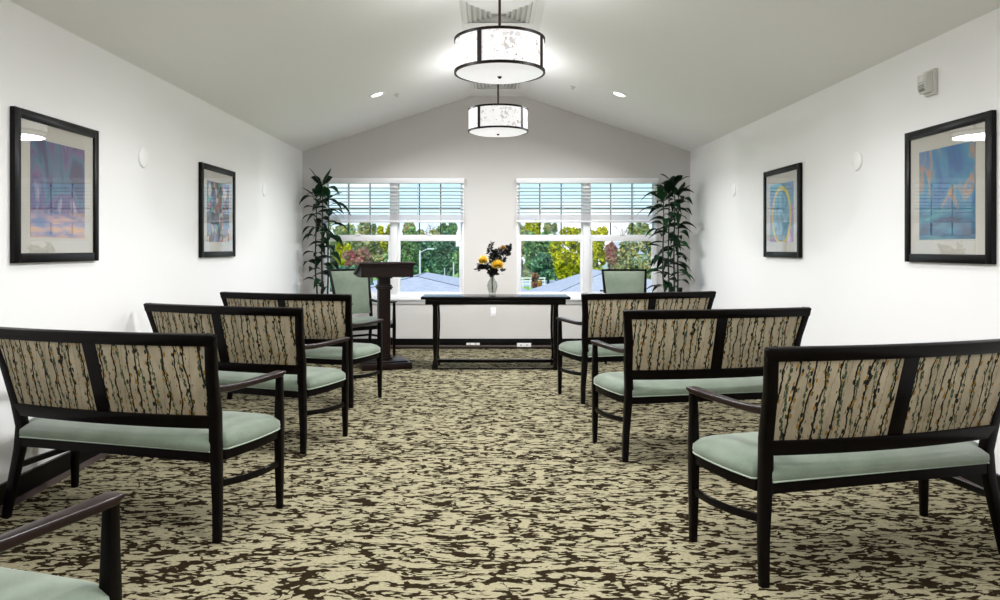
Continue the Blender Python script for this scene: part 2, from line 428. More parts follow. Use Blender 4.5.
# ------------------------------------------------------------------ windows and blinds
def window(i, x0, x1):
    root = bpy.data.objects.new('window_%d' % i, None); link(root); root.location = ((x0 + x1) / 2, YB, ZB)
    struct(root, ['', 'white double window behind the lectern and the left potted plant', 'white double window behind the upright green chair and the right potted plant'][i], 'window')
    w = (x1 - x0) / 2; H = ZT - ZB
    def B(a, b_, m=None, bev=.004): m.box(a, b_, bev=bev)
    fr = MB()
    fw = .028
    B((-w, -.012, 0), (-w + fw, .10, H), fr); B((w - fw, -.012, 0), (w, .10, H), fr)
    B((-w + .003, -.009, H - .035), (w - .003, .097, H - .002), fr); B((-w + .003, -.009, .002), (w - .003, .097, .035), fr)
    B((-.043, -.006, .02), (.043, .10, H - .02), fr)
    fr.build('frame', WHITE, root)
    sl = MB(); B((-w - .015, -.05, -.038), (w + .015, .02, .0), sl, .008); B((-w - .005, -.016, -.085), (w + .005, .0, -.038), sl, .004)
    sl.build('sill', WHITE, root)
    meet0, meet1 = 1.373 - ZB, 1.452 - ZB
    for sx in (-1, 1):
        a, c = (.043, w - fw) if sx > 0 else (-w + fw, -.043)
        lo = MB(); s = .034
        B((a + .001, .024, .038), (a + s, .056, meet1 - .01), lo, .003); B((c - s, .024, .038), (c - .001, .056, meet1 - .01), lo, .003)
        B((a, .02, .035), (c, .06, .722 - ZB), lo, .003); B((a, .02, meet0), (c, .06, meet1), lo, .003)
        lo.build('lower_sash', WHITE, root)
        up = MB(); s = .018
        B((a + .001, .065, meet0 + .004), (a + s, .092, H - .034), up, .003); B((c - s, .065, meet0 + .004), (c - .001, .092, H - .034), up, .003)
        B((a, .062, meet0), (c, .095, meet1), up, .003); B((a, .062, H - .06), (c, .095, H - .03), up, .003)
        us = up.build('upper_sash', WHITE, root)
        g = MB(); third = (c - a) / 3
        for k in (1, 2): B((a + third * k - .007, .070, meet1), (a + third * k + .007, .086, H - .05), g, .002)
        zmid = 1.28 + 40.5 / 78.29 - ZB
        B((a + .01, .072, zmid - .007), (c - .01, .084, zmid + .007), g, .002)
        g.build('grid_bars', GRIDM, us)
        gl = MB(); gl.box((a + .02, .076, meet1 - .01), (c - .02, .079, H - .04)); gl.build('upper_pane', WGLASS, root, smooth=0)
        gl = MB(); gl.box((a + .03, .038, .05), (c - .03, .041, meet0 + .01)); gl.build('lower_pane', WGLASS, root, smooth=0)
        lk = MB(); B(((a + c) / 2 - .03, .005, meet1 - .004), ((a + c) / 2 + .03, .03, meet1 + .012), lk, .004); lk.build('sash_lock', WHITE, root)
    # mini blind, drawn up to the upper third
    bl = thing('window_blind', ['', 'white slatted blind half lowered over the left window, behind a potted plant top',
               'white slatted blind half lowered over the right window'][i], 'blind', ((x0 + x1) / 2, YB - .035, ZT), group='slatted blinds on the windows')
    b = MB(); b.box((-w - .004, -.035, -.066), (w + .004, .03, -.001), bev=.004); b.build('head_rail', WHITE, bl)
    zrail0, zrail1 = 1.28 + (248.3 - 222.6) / 78.6 - ZT, 1.28 + (248.3 - 215.2) / 78.6 - ZT
    b = MB(); b.box((-w + .002, -.03, zrail0), (w - .002, .022, zrail0 + .028), bev=.004)
    for k in range(9):
        z = zrail0 + .034 + k * .0078
        b.box((-w + .004, -.027, z), (w - .004, .02, z + .0045), bev=.001)
    b.build('bottom_rail', RAILM, bl)
    b = MB(); n = 8; rot = Matrix.Rotation(R(-9), 3, 'X')
    for k in range(n):
        z = 2.047 - .0447 * k - ZT
        b.box((-w + .006, -.025, z - .0014), (w - .006, .023, z + .0014), rot=rot)
    b.build('slats', SLATM, bl)
    for fx in (-.66, -.34, .34, .66, -.05, .05):
        b = MB()
        for yy in (-.028, .025): b.box((w * fx - .002, yy - .0008, zrail0 + .01), (w * fx + .002, yy + .0008, -.06))
        b.build('ladder_cord', RAILM, bl)
window(1, *WIN[0]); window(2, *WIN[1])

# ------------------------------------------------------------------ settee benches
BW = 1.181
def curve3(p0, p1, bow, n=8):
    p0, p1, bow = Vector(p0), Vector(p1), Vector(bow)
    return [p0.lerp(p1, k / n) + bow * math.sin(PI * k / n) for k in range(n + 1)]
def seat_plan(hw_r, hw_f, y_r, y_f, bow, rc, n=7, notch=None):
    """half outline, right side from rear to front centre, returned as list of (x,y)"""
    pts = []
    fx, fy = hw_f, y_f - rc
    if notch: pts = [(notch[0], y_r), (notch[0], notch[1] - .002), (hw_r - .012, notch[1])]; y_r = notch[1] + .006
    for k in range(n + 1):
        t = k / n; pts.append((hw_r + (fx - hw_r) * t + bow * math.sin(PI * t), y_r + (fy - y_r) * t))
    for k in range(1, n + 1):
        a = PI / 2 * k / n; pts.append((fx - rc + rc * math.cos(a), fy + rc * math.sin(a)))
    for k in range(1, 6): pts.append(((fx - rc) * (1 - k / 5), y_f + .012 * math.sin(PI / 2 * k / 5)))
    return pts
def full_outline(half): return half + [(-x, y) for x, y in half[::-1][1:]]
def slope_back(b, D, drop=.016):
    for v in b.bm.verts: v.co.z -= drop * (1 - max(0, min(1, v.co.y / D)))
def cushion(b, outline, z0, z1, crown, inset=.004):
    """pillow: side wall then rings shrinking towards the middle"""
    n = len(outline); cy = sum(p[1] for p in outline) / n
    cx = 0
    rings = []
    prof = [(0, 0), (-.006, .25), (-.004, .55), (.018, .82), (.040, .97), (.075, 1.05), (.12, 1.10), (.17, 1.13)]
    ymn = min(p[1] for p in outline); ymx = max(p[1] for p in outline); hx = max(p[0] for p in outline); hy = (ymx - ymn) / 2; my = (ymx + ymn) / 2
    for off, h in prof:
        sx, sy = (hx - inset - off) / hx, (hy - inset - off) / hy
        rings.append([b.bm.verts.new((x * sx, my + (y - my) * sy, z0 + (z1 - z0) * h)) for x, y in outline])
    for i in range(len(rings) - 1):
        for k in range(n): b.bm.faces.new((rings[i][k], rings[i][(k + 1) % n], rings[i + 1][(k + 1) % n], rings[i + 1][k]))
    b.bm.faces.new(rings[-1]); b.bm.faces.new(rings[0][::-1])
def rail_along(b, pts, th, z0, z1):
    b.sweep([(x, y, (z0 + z1) / 2) for x, y in pts], (th, z1 - z0), ref=(1, 0, 0), corner=.2)

def post_curve(s, hw, side_in=.038, top_out=.018, hb=.911, seat_y=.05, top_y=-.067, foot=0):
    return [(s * (hw - .018), foot, 0), (s * (hw - .018 - side_in * .35), foot + (seat_y - foot) * .45, .15), (s * (hw - .020 - side_in * .85), foot + (seat_y - foot) * .9, .32),
            (s * (hw - .022 - side_in), seat_y, .43), (s * (hw - .022 - side_in * .7), seat_y - .018, .55),
            (s * (hw - .022 - side_in * .35), seat_y - (seat_y - top_y) * .55, .73), (s * (hw - .022 + top_out), top_y, hb)]
def make_bench():
    t = thing('settee_bench', 'dark wood bench', 'bench')
    hw = BW / 2
    D = .463; hf = hw + .038
    # rear posts
    for s in (-1, 1):
        pc = post_curve(s, hw); b = MB()
        sz = [(.034, .030), (.038, .036), (.044, .042), (.047, .044), (.048, .040), (.048, .034), (.048, .028)]
        b.sweep(pc, sz, ref=(1, 0, 0), corner=.15); b.build('rear_leg', ESP, t)
        # front leg runs up to the arm
        x = s * (hf - .018); y = D - .016
        b = MB()
        b.sweep([(x + s * .002, y, 0), (x, y, .20), (x, y, .36), (x, y, .43), (x, y, .55), (x, y + .002, .655)],
                [(.028, .028), (.036, .036), (.040, .040), (.040, .040), (.034, .034), (.030, .030)], ref=(1, 0, 0), corner=.15)
        b.build('front_leg', ESP, t)
        # arm rest
        xr = s * (hw - .040); b = MB()
        pts = [(xr, .0, .663), (xr + s * .004, .10, .652), (xr + s * .010, .20, .648), (xr + s * .022, .30, .650), (x * .5 + (xr + s * .035) * .5, .40, .657), (x + s * .002, D - .02, .663), (x + s * .004, D + .004, .668)]
        b.sweep(pts, [(.036, .034), (.036, .032), (.038, .028), (.044, .026), (.050, .026), (.052, .024), (.046, .010)], ref=(1, 0, 0), corner=.25, seg=3)
        b.build('arm_rest', ESP_LIT, t)
        # side stretcher
        b = MB(); b.sweep(curve3((s * (hw - .040), .045, .238), (x, y, .222), (s * .022, 0, -.006)), (.018, .030), ref=(1, 0, 0), corner=.2)
        b.build('stretcher', ESP, t)
    # seat rail
    half = seat_plan(hw - .030, hf - .008, .030, D + .006, .012, .065, notch=(hw - .060, .070))
    out = full_outline(half)
    b = MB()
    ring_o = [b.bm.verts.new((x, y, .350)) for x, y in out]; ring_t = [b.bm.verts.new((x, y, .394)) for x, y in out]
    n = len(out)
    for k in range(n): b.bm.faces.new((ring_o[k], ring_o[(k + 1) % n], ring_t[(k + 1) % n], ring_t[k]))
    b.bm.faces.new(ring_t); b.bm.faces.new(ring_o[::-1]); slope_back(b, D)
    b.build('seat_frame', ESP, t)
    b = MB(); half = seat_plan(hw - .018, hf + .004, .022, D + .006, .012, .075, notch=(hw - .074, .078)); cushion(b, full_outline(half), .394, .466, .02); slope_back(b, D)
    seat = b.build('seat_cushion', VELVET, t, smooth=60)
    b = MB(); half = seat_plan(hw - .019, hf + .003, .022, D + .006, .012, .074, notch=(hw - .075, .078)); o2 = full_outline(half)
    b.tube([(x, y, .3985) for x, y in o2] + [(o2[0][0], o2[0][1], .3985)], .0034, 6); slope_back(b, D); b.build('welt', WELT, seat)
    # back: rails, stile, panels; all lean with the posts
    def yb(z):   # centre-line of the back at height z
        pc = post_curve(1, hw)
        for (a, c) in zip(pc, pc[1:]):
            if a[2] <= z <= c[2]: k = (z - a[2]) / (c[2] - a[2]); return a[1] + (c[1] - a[1]) * k
        return pc[-1][1]
    lean = math.atan2(yb(.9) - yb(.55), .35)
    def slab(name, mat, x0, x1, z0, z1, th, bev=.12, off=0, parent=t, bow=.046):
        zc = (z0 + z1) / 2; b = MB(); n = 14
        pts = [(x0 + (x1 - x0) * k / n, 0, 0) for k in range(n + 1)]
        pts = [(x, yb(zc) + off - bow * (1 - min(1, (x / (hw - .02)) ** 2)), zc) for x, _, _ in pts]
        b.sweep(pts, ((z1 - z0) / math.cos(lean), th), ref=(0, math.sin(lean), math.cos(lean)), corner=bev)
        return b.build(name, mat, parent)
    slab('top_rail', ESP, -hw - .014, hw + .014, .863, .913, .028)
    slab('bottom_rail', ESP, -hw + .045, hw - .045, .487, .546, .028)
    slab('centre_stile', ESP, -.034, .034, .543, .866, .027)
    for s in (-1, 1):
        x0, x1 = sorted((s * .030, s * (hw - .046)))
        p = slab('back_panel', WILLOW, x0, x1, .541, .866, .020)
        x0, x1 = sorted((s * .034, s * (hw - .062)))
        slab('front_panel', VELVET, x0, x1, .550, .858, .024, bev=.3, off=.013)
    # maker's tag hanging under the seat
    return t
bench = make_bench()
def fabric_tag(parent, s):
    b = MB(); b.grid(lambda u, v: Vector((s * (.50 - .10 * u), .30 + .02 * u + .015 * math.sin(v * 3), .352 - .055 * v * (.6 + .4 * u))), 4, 4)
    o = b.build('fabric_tag', plain('tag_cloth', (.55, .50, .45), .7), parent); o['label'] = 'pale care tag hanging under the seat'
SPOTS = [   # side, x, y, theta of the aisle-side rear foot, label
 (-1, -1.062, 1.343, .25, 'dark wood bench cut off by the lower left corner, its arm and seat showing', False),
 (-1, -1.164, 3.124, .250, 'two-seat dark wood bench nearest in the left rows, its far end by the wall', False),
 (-1, -1.140, 4.479, .326, 'two-seat dark wood bench in the middle of the left rows', False),
 (-1, -1.084, 5.751, .294, 'two-seat dark wood bench farthest in the left rows, just in front of the lectern', False),
 (1, 1.024, 2.714, .245, 'two-seat dark wood bench nearest in the right rows, cut by the right edge', True),
 (1, .801, 4.306, .177, 'two-seat dark wood bench in the middle of the right rows', False),
 (1, .756, 5.899, .247, 'two-seat dark wood bench farthest in the right rows, beside the long table', True),
]
for i, (sd, x, y, th, lab, tg) in enumerate(SPOTS):
    o = bench if i == 0 else copy_tree(bench)
    if sd < 0: ux, uy, rz = math.cos(th), -math.sin(th), -th
    else: ux, uy, rz = -math.cos(th), -math.sin(th), th
    o.location = (x - ux * BW / 2, y - uy * BW / 2, 0); o.rotation_euler = (0, 0, rz)
    o['label'] = lab; o['group'] = 'upholstered benches in rows facing the table'
    o['_t'] = tg
for o in [q for q in COL.objects if q.get('_t') is not None]:
    if o['_t']: fabric_tag(o, -1)
    del o['_t']

# ------------------------------------------------------------------ green armchairs by the windows
def make_armchair():
    t = thing('armchair', 'green armchair', 'chair')
    hw = .262; hb = 1.03; D = .47; hf = hw + .035
    pcs = {}
    for s in (-1, 1):
        pc = [(s * (hw - .030), -.07, 0), (s * (hw - .036), -.03, .2), (s * (hw - .042), .01, .42), (s * (hw - .038), -.005, .56), (s * (hw - .024), -.07, .80), (s * (hw - .006), -.135, hb)]
        b = MB(); b.sweep(pc, [(.028, .03), (.032, .034), (.036, .036), (.034, .032), (.030, .028), (.024, .022)], ref=(1, 0, 0), corner=.2); b.build('rear_leg', ESP, t)
        x = s * (hf - .016); y = D - .02
        b = MB(); b.sweep([(x, y, 0), (x, y, .2), (x, y, .40), (x, y, .52), (x, y, .645)], [(.026, .026), (.032, .032), (.036, .036), (.030, .030), (.026, .026)], ref=(1, 0, 0), corner=.2); b.build('front_leg', ESP, t)
        b = MB(); b.sweep([(s * (hw - .036), -.02, .66), (s * (hw - .02), .12, .645), (s * (hw + .004), .28, .642), (x, D - .03, .652), (x, D + .01, .658)],
                          [(.030, .03), (.034, .026), (.042, .024), (.046, .022), (.040, .012)], ref=(1, 0, 0), corner=.25); b.build('arm_rest', ESP_LIT, t)
        b = MB(); b.sweep(curve3((s * (hw - .037), -.02, .235), (x, y, .22), (s * .01, 0, 0)), (.016, .026), ref=(1, 0, 0), corner=.2); b.build('stretcher', ESP, t)
    b = MB(); b.sweep([(-hw + .04, -.018, .235), (hw - .04, -.018, .235)], (.02, .026), ref=(0, 1, 0), corner=.2); b.build('stretcher', ESP, t)
    half = seat_plan(hw - .03, hf - .012, .0, D, .01, .06); out = full_outline(half); n = len(out); b = MB()
    lo = [b.bm.verts.new((x, y, .355)) for x, y in out]; hi = [b.bm.verts.new((x, y, .40)) for x, y in out]
    for k in range(n): b.bm.faces.new((lo[k], lo[(k + 1) % n], hi[(k + 1) % n], hi[k]))
    b.bm.faces.new(hi); b.bm.faces.new(lo[::-1]); b.build('seat_frame', ESP, t)
    b = MB(); cushion(b, full_outline(seat_plan(hw - .035, hf - .018, .004, D - .006, .01, .056)), .40, .465, .02); b.build('seat_cushion', VELVET, t, smooth=60)
    def yb(z): return -.005 - (z - .56) / (hb - .56) * .13
    def wx(z): return (hw - .038) + (z - .56) / (hb - .56) * .032
    b = MB(); b.sweep([(-wx(hb) - .010, yb(hb), hb - .010), (0, yb(hb) - .012, hb - .008), (wx(hb) + .010, yb(hb), hb - .010)], (.026, .024), ref=(0, 1, 0), corner=.2); b.build('top_rail', ESP, t)
    def pan(y_off, th, z0, z1, inset):
        b = MB()
        for sgn in (0, 1):
            b.grid(lambda u, v: Vector(((u * 2 - 1) * (wx(z0 + (z1 - z0) * v) - inset), yb(z0 + (z1 - z0) * v) + y_off + (th if sgn else 0) * (1 - .55 * (max(abs(u * 2 - 1), abs(v * 2 - 1)) ** 6)) - .012 * (1 - (u * 2 - 1) ** 2), z0 + (z1 - z0) * v)), 12, 12)
        bb = b.bm; bb.verts.ensure_lookup_table(); bb.edges.ensure_lookup_table()
        be = [e for e in bb.edges if len(e.link_faces) == 1]
        try: bmesh.ops.bridge_loops(bb, edges=be)
        except Exception: pass
        return b
    pan(-.012, .042, .50, hb - .022, .012).build('back_cushion', VELVET, t, smooth=60)
    return t
arm = make_armchair()
arm['label'] = 'green high-backed armchair partly hidden behind the lectern'
# rear-right post near (-1.51, 8.81), turned towards the aisle
arm.location = (-1.60, 8.56, 0); arm.rotation_euler = (0, 0, R(180 + 38))
arm2 = copy_tree(arm); arm2['label'] = 'green high-backed armchair standing in front of the right window'
arm2.location = (1.605, 8.42, 0); arm2.rotation_euler = (0, 0, R(180 - 3))
for a in (arm, arm2): a['group'] = 'green armchairs facing the benches'

# ------------------------------------------------------------------ lectern
def lectern():
    t = thing('lectern', 'dark mahogany pedestal lectern with slanted top beside the left window', 'lectern', (-1.062, 7.55, 0), (0, 0, R(18)))
    # local: +x right, -y faces the benches, front face of base at y=0
    b = MB(); b.box((-.265, 0, 0), (.265, .46, .068), bev=.006); b.build('base', LECT_W, t)
    b = MB(); b.box((-.225, .04, .068), (.225, .42, .085), bev=.006); b.build('base_cap', LECT_W, t)
    b = MB(); b.sweep([(0, .23, .085), (0, .23, .99)], (.125, .125), corner=.06); 
    for z, w in ((.10, .155), (.125, .145), (.845, .150), (.862, .168), (.88, .150), (.965, .16), (.985, .185)):
        b.box((-w / 2, .23 - w / 2, z - .008), (w / 2, .23 + w / 2, z + .008), bev=.003)
    b.build('column', LECT_W, t)
    # box with slope falling away from the benches
    y0, y1 = .0, .44; zf, zbk = 1.125, 1.02; zl = .975
    b = MB()
    pr = [(-.275, y0, zl), (-.275, y1, zl - .0), (-.275, y1, zbk - .02), (-.275, y0, zf)]
    b.poly_prism(pr, (.55, 0, 0)); b.build('top_box', LECT_W, t, smooth=0)
    # flared crown moulding round the front and sides
    b = MB()
    b.sweep([(-.283, y1, zbk - .018), (-.283, y0 - .006, zf - .006)], (.03, .026), ref=(1, 0, 0), corner=.2)
    b.sweep([(.283, y1, zbk - .018), (.283, y0 - .006, zf - .006)], (.03, .026), ref=(1, 0, 0), corner=.2)
    b.sweep([(-.297, y0 - .010, zf - .006), (.297, y0 - .010, zf - .006)], (.03, .026), ref=(0, 1, 0), corner=.2)
    b.sweep([(-.285, y0 - .004, zf - .026), (.285, y0 - .004, zf - .026)], (.016, .016), ref=(0, 1, 0), corner=.2)
    b.build('crown_moulding', LECT_W, t)
    b = MB(); ang = math.atan2(zf - zbk, y1 - y0)
    b.box((-.27, -.235, -.009), (.27, .235, .009), bev=.004)
    o = b.build('reading_board', LECT_W, t, loc=(0, .215, (zf + zbk) / 2 + .002), rot=(-ang, 0, 0))
    b = MB(); b.box((-.25, -.008, 0), (.25, .008, .028), bev=.004); b.build('book_stop', LECT_W, t, loc=(0, .43, zbk + .0), rot=(-ang, 0, 0))
lectern()

# ------------------------------------------------------------------ long table
TX0, TX1, TY0, TD, TH = -.712, .858, 7.53, .44, .770
def long_table():
    t = thing('console_table', 'long black wood table with flowers on it between the windows', 'table', ((TX0 + TX1) / 2, TY0 + TD / 2, 0))
    w = (TX1 - TX0) / 2; d = TD / 2
    b = MB(); b.box((-w, -d, TH - .028), (w, d, TH), bev=.003); b.build('table_top', TABLE_W, t)
    b = MB(); b.box((-w + .045, -d + .03, TH - .085), (w - .045, d - .03, TH - .028), bev=.003); b.build('apron', TABLE_W, t)
    xs = 725 / 1000 - .062
    for s in (-1, 1):
        for q in (-1, 1):
            x = s * (w - .148); y = q * (d - .065)
            b = MB(); b.sweep([(x, y, .09), (x, y, .16), (x, y, .28), (x - s * .003, y, .42), (x - s * .002, y, .56), (x, y, .66), (x, y, TH - .083)],
                              [(.036, .04), (.040, .045), (.052, .05), (.058, .05), (.056, .045), (.050, .045), (.062, .05)], ref=(1, 0, 0), corner=.25)
            b.build('leg', TABLE_W, t)
        b = MB(); x = s * (w - .148)
        b.poly_prism([(x - .032, -d + .02, 0), (x + .032, -d + .02, 0), (x + .024, -d + .03, .10), (x - .024, -d + .03, .10)], (0, .075, 0))
        b.poly_prism([(x - .032, d - .095, 0), (x + .032, d - .095, 0), (x + .024, d - .105, .10), (x - .024, d - .105, .10)], (0, .075, 0))
        b.box((x - .022, -d + .09, .045), (x + .022, d - .09, .085), bev=.003)
        b.build('foot', TABLE_W, t)
    b = MB(); b.box((-w + .11, -.028, .050), (w - .11, .028, .084), bev=.004); b.build('stretcher', TABLE_W, t)
    b = MB(); b.box((-w + .13, -d + .05, .004), (w - .13, -d + .066, .016), bev=.002); b.build('floor_strip', TABLE_W, t)  # thin dark strip just above the carpet at the table front
long_table()

# ------------------------------------------------------------------ vase and flowers
VX, VY = (492.3 - CX) / F_PX * 7.73, 7.73
def vase():
    M = Mat('clear_vase_glass')
    g = mat_glass_thin('clear_vase_glass', 1.55, (.86, .88, .86))
    b = MB(); b.lathe([(0, 0), (.036, 0), (.040, .008), (.038, .03), (.052, .07), (.060, .105), (.053, .14), (.031, .175), (.022, .20), (.028, .222),
                       (.0245, .220), (.0185, .20), (.0275, .175), (.049, .14), (.056, .105), (.048, .07), (.034, .035), (0, .03)], seg=32)
    o = b.build('flower_vase', g, loc=(VX, VY, TH)); tag(o, 'clear glass vase holding yellow flowers on the long black table', 'vase')
    stemm = plain('dried_stem', (.10, .075, .04), .7, var=.3); leafm = plain('dark_dried_leaf', (.010, .009, .008), .8, var=.4)
    M = Mat('yellow_petal'); n = M.noise(M.coord(), 60, 2); ym = M.bsdf(M.ramp(n, [(.3, (.66, .46, .06)), (.6, (.88, .68, .14)), (.8, (.97, .85, .38))]), .6)
    bm_ = plain('brown_petal', (.42, .24, .06), .7, var=.4)
    def flower(name, lab, px, py, dy, r, mat, n=110, flat=.8):
        Y = VY + dy; X = (px - CX) / F_PX * Y; Z = CAM_H + (CY - py) / F_PX * Y
        root = thing(name, lab, 'flower', (VX, VY, TH + .036), group='cut flowers in the vase')
        h = Vector((X - VX, Y - VY, Z - TH - .036))
        b = MB(); b.tube([(h.x * .03, h.y * .1, 0), (h.x * .06, h.y * .1, .10), (h.x * .10, h.y * .1, .175), (h.x * .55, h.y * .6, .175 + (h.z - .175) * .6), (h.x, h.y, h.z)], .0028, 6)
        b.build('stem', stemm, root)
        rnd = random.Random(px); b = MB()
        for k in range(n):
            z = 1 - 1.7 * (k + .5) / n; a = k * 2.39996; q = math.sqrt(max(0, 1 - z * z)); d = Vector((q * math.cos(a), q * math.sin(a), z * flat)).normalized()
            rr = r * rnd.uniform(.85, 1.08); u = d.cross(Vector((0, 0, 1))); u = u.normalized() if u.length > .01 else Vector((1, 0, 0)); w = r * .2
            tip = h + d * rr + Vector((0, 0, r * .12)); m1 = h + d * rr * .62 + u * w; m2 = h + d * rr * .62 - u * w; c = h + d * rr * .15
            vs = [b.bm.verts.new(p) for p in (c, m1, tip, m2)]; b.bm.faces.new(vs)
        b.build('petals', mat, root, smooth=0)
        b = MB(); rnd = random.Random(px + 1)
        for k in range(16):
            a = rnd.uniform(0, 2 * PI); c = h + Vector((math.cos(a) * r * .5, math.sin(a) * r * .5, -r * rnd.uniform(.4, 1.3)))
            tip = c + Vector((math.cos(a), math.sin(a), -.5 + rnd.random())) * r * rnd.uniform(.6, 1.0); u = Vector((-math.sin(a), math.cos(a), .4)) * r * .22; mm = (c + tip) / 2
            b.bm.faces.new([b.bm.verts.new(p) for p in (c, mm + u, tip, mm - u)])
        b.build('leaves', leafm, root, smooth=0)
    flower('yellow_flower', 'round yellow flower on the left of the vase', 483.3, 261.0, -.03, .062, ym, n=190)
    flower('yellow_flower', 'wide yellow flower right of and lower than the other yellow one', 497.6, 266.0, -.05, .074, ym, n=220, flat=.6)
    flower('dried_flower', 'small brownish yellow flower at the top right of the bouquet', 503.0, 248.5, .01, .042, bm_, 90)
    flower('dried_flower', 'dark brown seed head above the middle of the bouquet', 495.5, 253.5, .0, .048, leafm, 110)
    def sprig(lab, pts, n, sz):
        root = thing('leafy_sprig', lab, 'flower', (VX, VY, TH + .036), group='cut flowers in the vase')
        P = [Vector((0, 0, 0)), Vector((0, 0, .17))]
        for px, py, dy in pts:
            Y = VY + dy; P.append(Vector(((px - CX) / F_PX * Y - VX, dy, CAM_H + (CY - py) / F_PX * Y - TH - .036)))
        b = MB(); b.tube(P, .0022, 5); b.build('stem', leafm, root)
        rnd = random.Random(n + len(lab)); b = MB()
        for k in range(n):
            t = rnd.uniform(0, 1) * (len(P) - 2); i = min(int(t), len(P) - 3) + 1; c = P[i].lerp(P[i + 1], t - int(t))
            if c.z < .19: continue
            d = Vector((rnd.uniform(-1, 1), rnd.uniform(-1, 1), rnd.uniform(-.4, .9))).normalized(); u = d.cross(Vector((rnd.uniform(-1, 1), .5, rnd.uniform(-1, 1)))).normalized()
            L = sz * rnd.uniform(.7, 1.3); c = c + d * .008; b.bm.faces.new([b.bm.verts.new(p) for p in (c, c + d * L * .4 + u * L * .36, c + d * L, c + d * L * .4 - u * L * .36)])
        b.build('leaves', leafm, root, smooth=0)
    sprig('dark leafy sprig rising to the highest tip of the bouquet', [(492, 258, 0), (489.5, 250, .01), (491.5, 243.5, .01)], 90, .042)
    sprig('dark leafy sprig leaning out to the right of the bouquet', [(500, 262, 0), (506, 254, .01), (509.5, 247, .02)], 140, .044)
    sprig('dark low leafy sprig under the left yellow flower', [(488, 267, 0), (482, 267, -.01), (477.5, 270, -.01)], 100, .044)
    sprig('dark leafy sprig in the middle of the bouquet', [(494, 268, -.02), (497, 258, -.02), (499, 250, -.01)], 150, .048)
vase()

# ------------------------------------------------------------------ tall potted plants
def mat_leaf():
    M = Mat('glossy_dark_leaf'); g = M.n('ShaderNodeNewGeometry')
    c = M.ramp(g.outputs['Random Per Island'], [(0, (.002, .006, .003)), (.6, (.005, .020, .008)), (1, (.014, .060, .018))])
    return M.bsdf(c, .45, spec=.18)
LEAF = mat_leaf()
CANE = plain('dark_cane', (.02, .035, .018), .6, var=.4); POTM = plain('dark_pot_glaze', (.03, .02, .016), .3); SOIL = plain('potting_soil', (.03, .02, .012), .95, bump=.5)
def plant(label, x, y, seed, canes, lim):
    rnd = random.Random(seed); t = thing('potted_plant', label, 'plant', (x, y, 0), group='tall potted plants in the corners')
    b = MB(); b.lathe([(0, 0), (.12, 0), (.13, .02), (.165, .30), (.178, .305), (.178, .34), (.16, .34), (.15, .30), (0, .30)], seg=32); b.build('pot', POTM, t)
    b = MB(); b.lathe([(0, .318), (.08, .316), (.15, .308)], seg=24); b.build('soil', SOIL, t)
    def leaf(b, base, az, L, W, rise, droop, twist):
        n = 8; prev = None; d = Vector((math.cos(az), math.sin(az), 0)); sd = Vector((-math.sin(az), math.cos(az), 0))
        for k in range(n + 1):
            s = k / n; c = base + d * (L * s * (1 - .18 * s)) + Vector((0, 0, L * (rise * s - droop * s * s)))
            w = W * max(0, math.sin(PI * min(1, (s ** .8) * .98 + .01))) * (1 - .25 * s)
            if s < .18: w *= s / .18 * .6 + .1
            up = Vector((0, 0, 1)); u = (sd * math.cos(twist) + up * math.sin(twist))
            row = [b.bm.verts.new(c + u * w + up * w * .30), b.bm.verts.new(c), b.bm.verts.new(c - u * w + up * w * .30)]
            if prev:
                b.bm.faces.new((prev[0], prev[1], row[1], row[0])); b.bm.faces.new((prev[1], prev[2], row[2], row[1]))
            prev = row
    for (cx, cy_, top, wob) in canes:
        pts = [Vector((cx * (.5 + .5 * min(1, k / 4)) + wob * math.sin(k * .9), cy_ * (.5 + .5 * min(1, k / 4)), .30 + (top - .30) * k / 10)) for k in range(11)]
        b = MB(); b.tube(pts, [.013 - .0007 * k for k in range(11)], 8); st = b.build('cane', CANE, t)
        b = MB(); z = .80; az = rnd.uniform(0, 6)
        while z < top - .02:
            f = (z - .30) / (top - .30) * 10; i = min(9, int(f)); p = pts[i].lerp(pts[i + 1], f - i)
            frac = (z - .6) / (top - .6)
            L = rnd.uniform(.28, .40) * (.85 + .25 * frac)
            ex = p.x + x + math.cos(az) * L
            if lim(ex): L *= .72
            leaf(b, p, az, L, rnd.uniform(.040, .056), rnd.uniform(.30, .60), rnd.uniform(.45, .85), rnd.uniform(-.5, .5))
            az += 2.4 + rnd.uniform(-.4, .4); z += rnd.uniform(.045, .072) * (1.25 - .45 * frac)
        for k in range(4): leaf(b, pts[-1] - Vector((0, 0, .02)), az + k * 1.7, .22, .052, rnd.uniform(.7, 1.3), rnd.uniform(.2, .6), rnd.uniform(-.8, .8))
        for v in b.bm.verts: v.co.x = max(-2.35 - x, min(2.54 - x, v.co.x)); v.co.y = min(v.co.y, 9.08 - y)
        b.build('foliage', LEAF, t, smooth=80)
    return t
plant('tall dark-leaved potted plant in the corner left of the lectern', -2.06, 8.86, 3,
      [(-.07, .0, 1.92, .006), (.0, .03, 2.07, .005), (.09, -.02, 1.90, .006)], lambda ex: ex < -2.32)
plant('tall dark-leaved potted plant in the corner right of the right window', 2.20, 8.62, 11,
      [(-.10, .02, 1.86, .006), (-.04, .0, 1.95, .005), (.02, -.03, 2.05, .006), (.08, .02, 1.92, .006)], lambda ex: ex > 2.50)

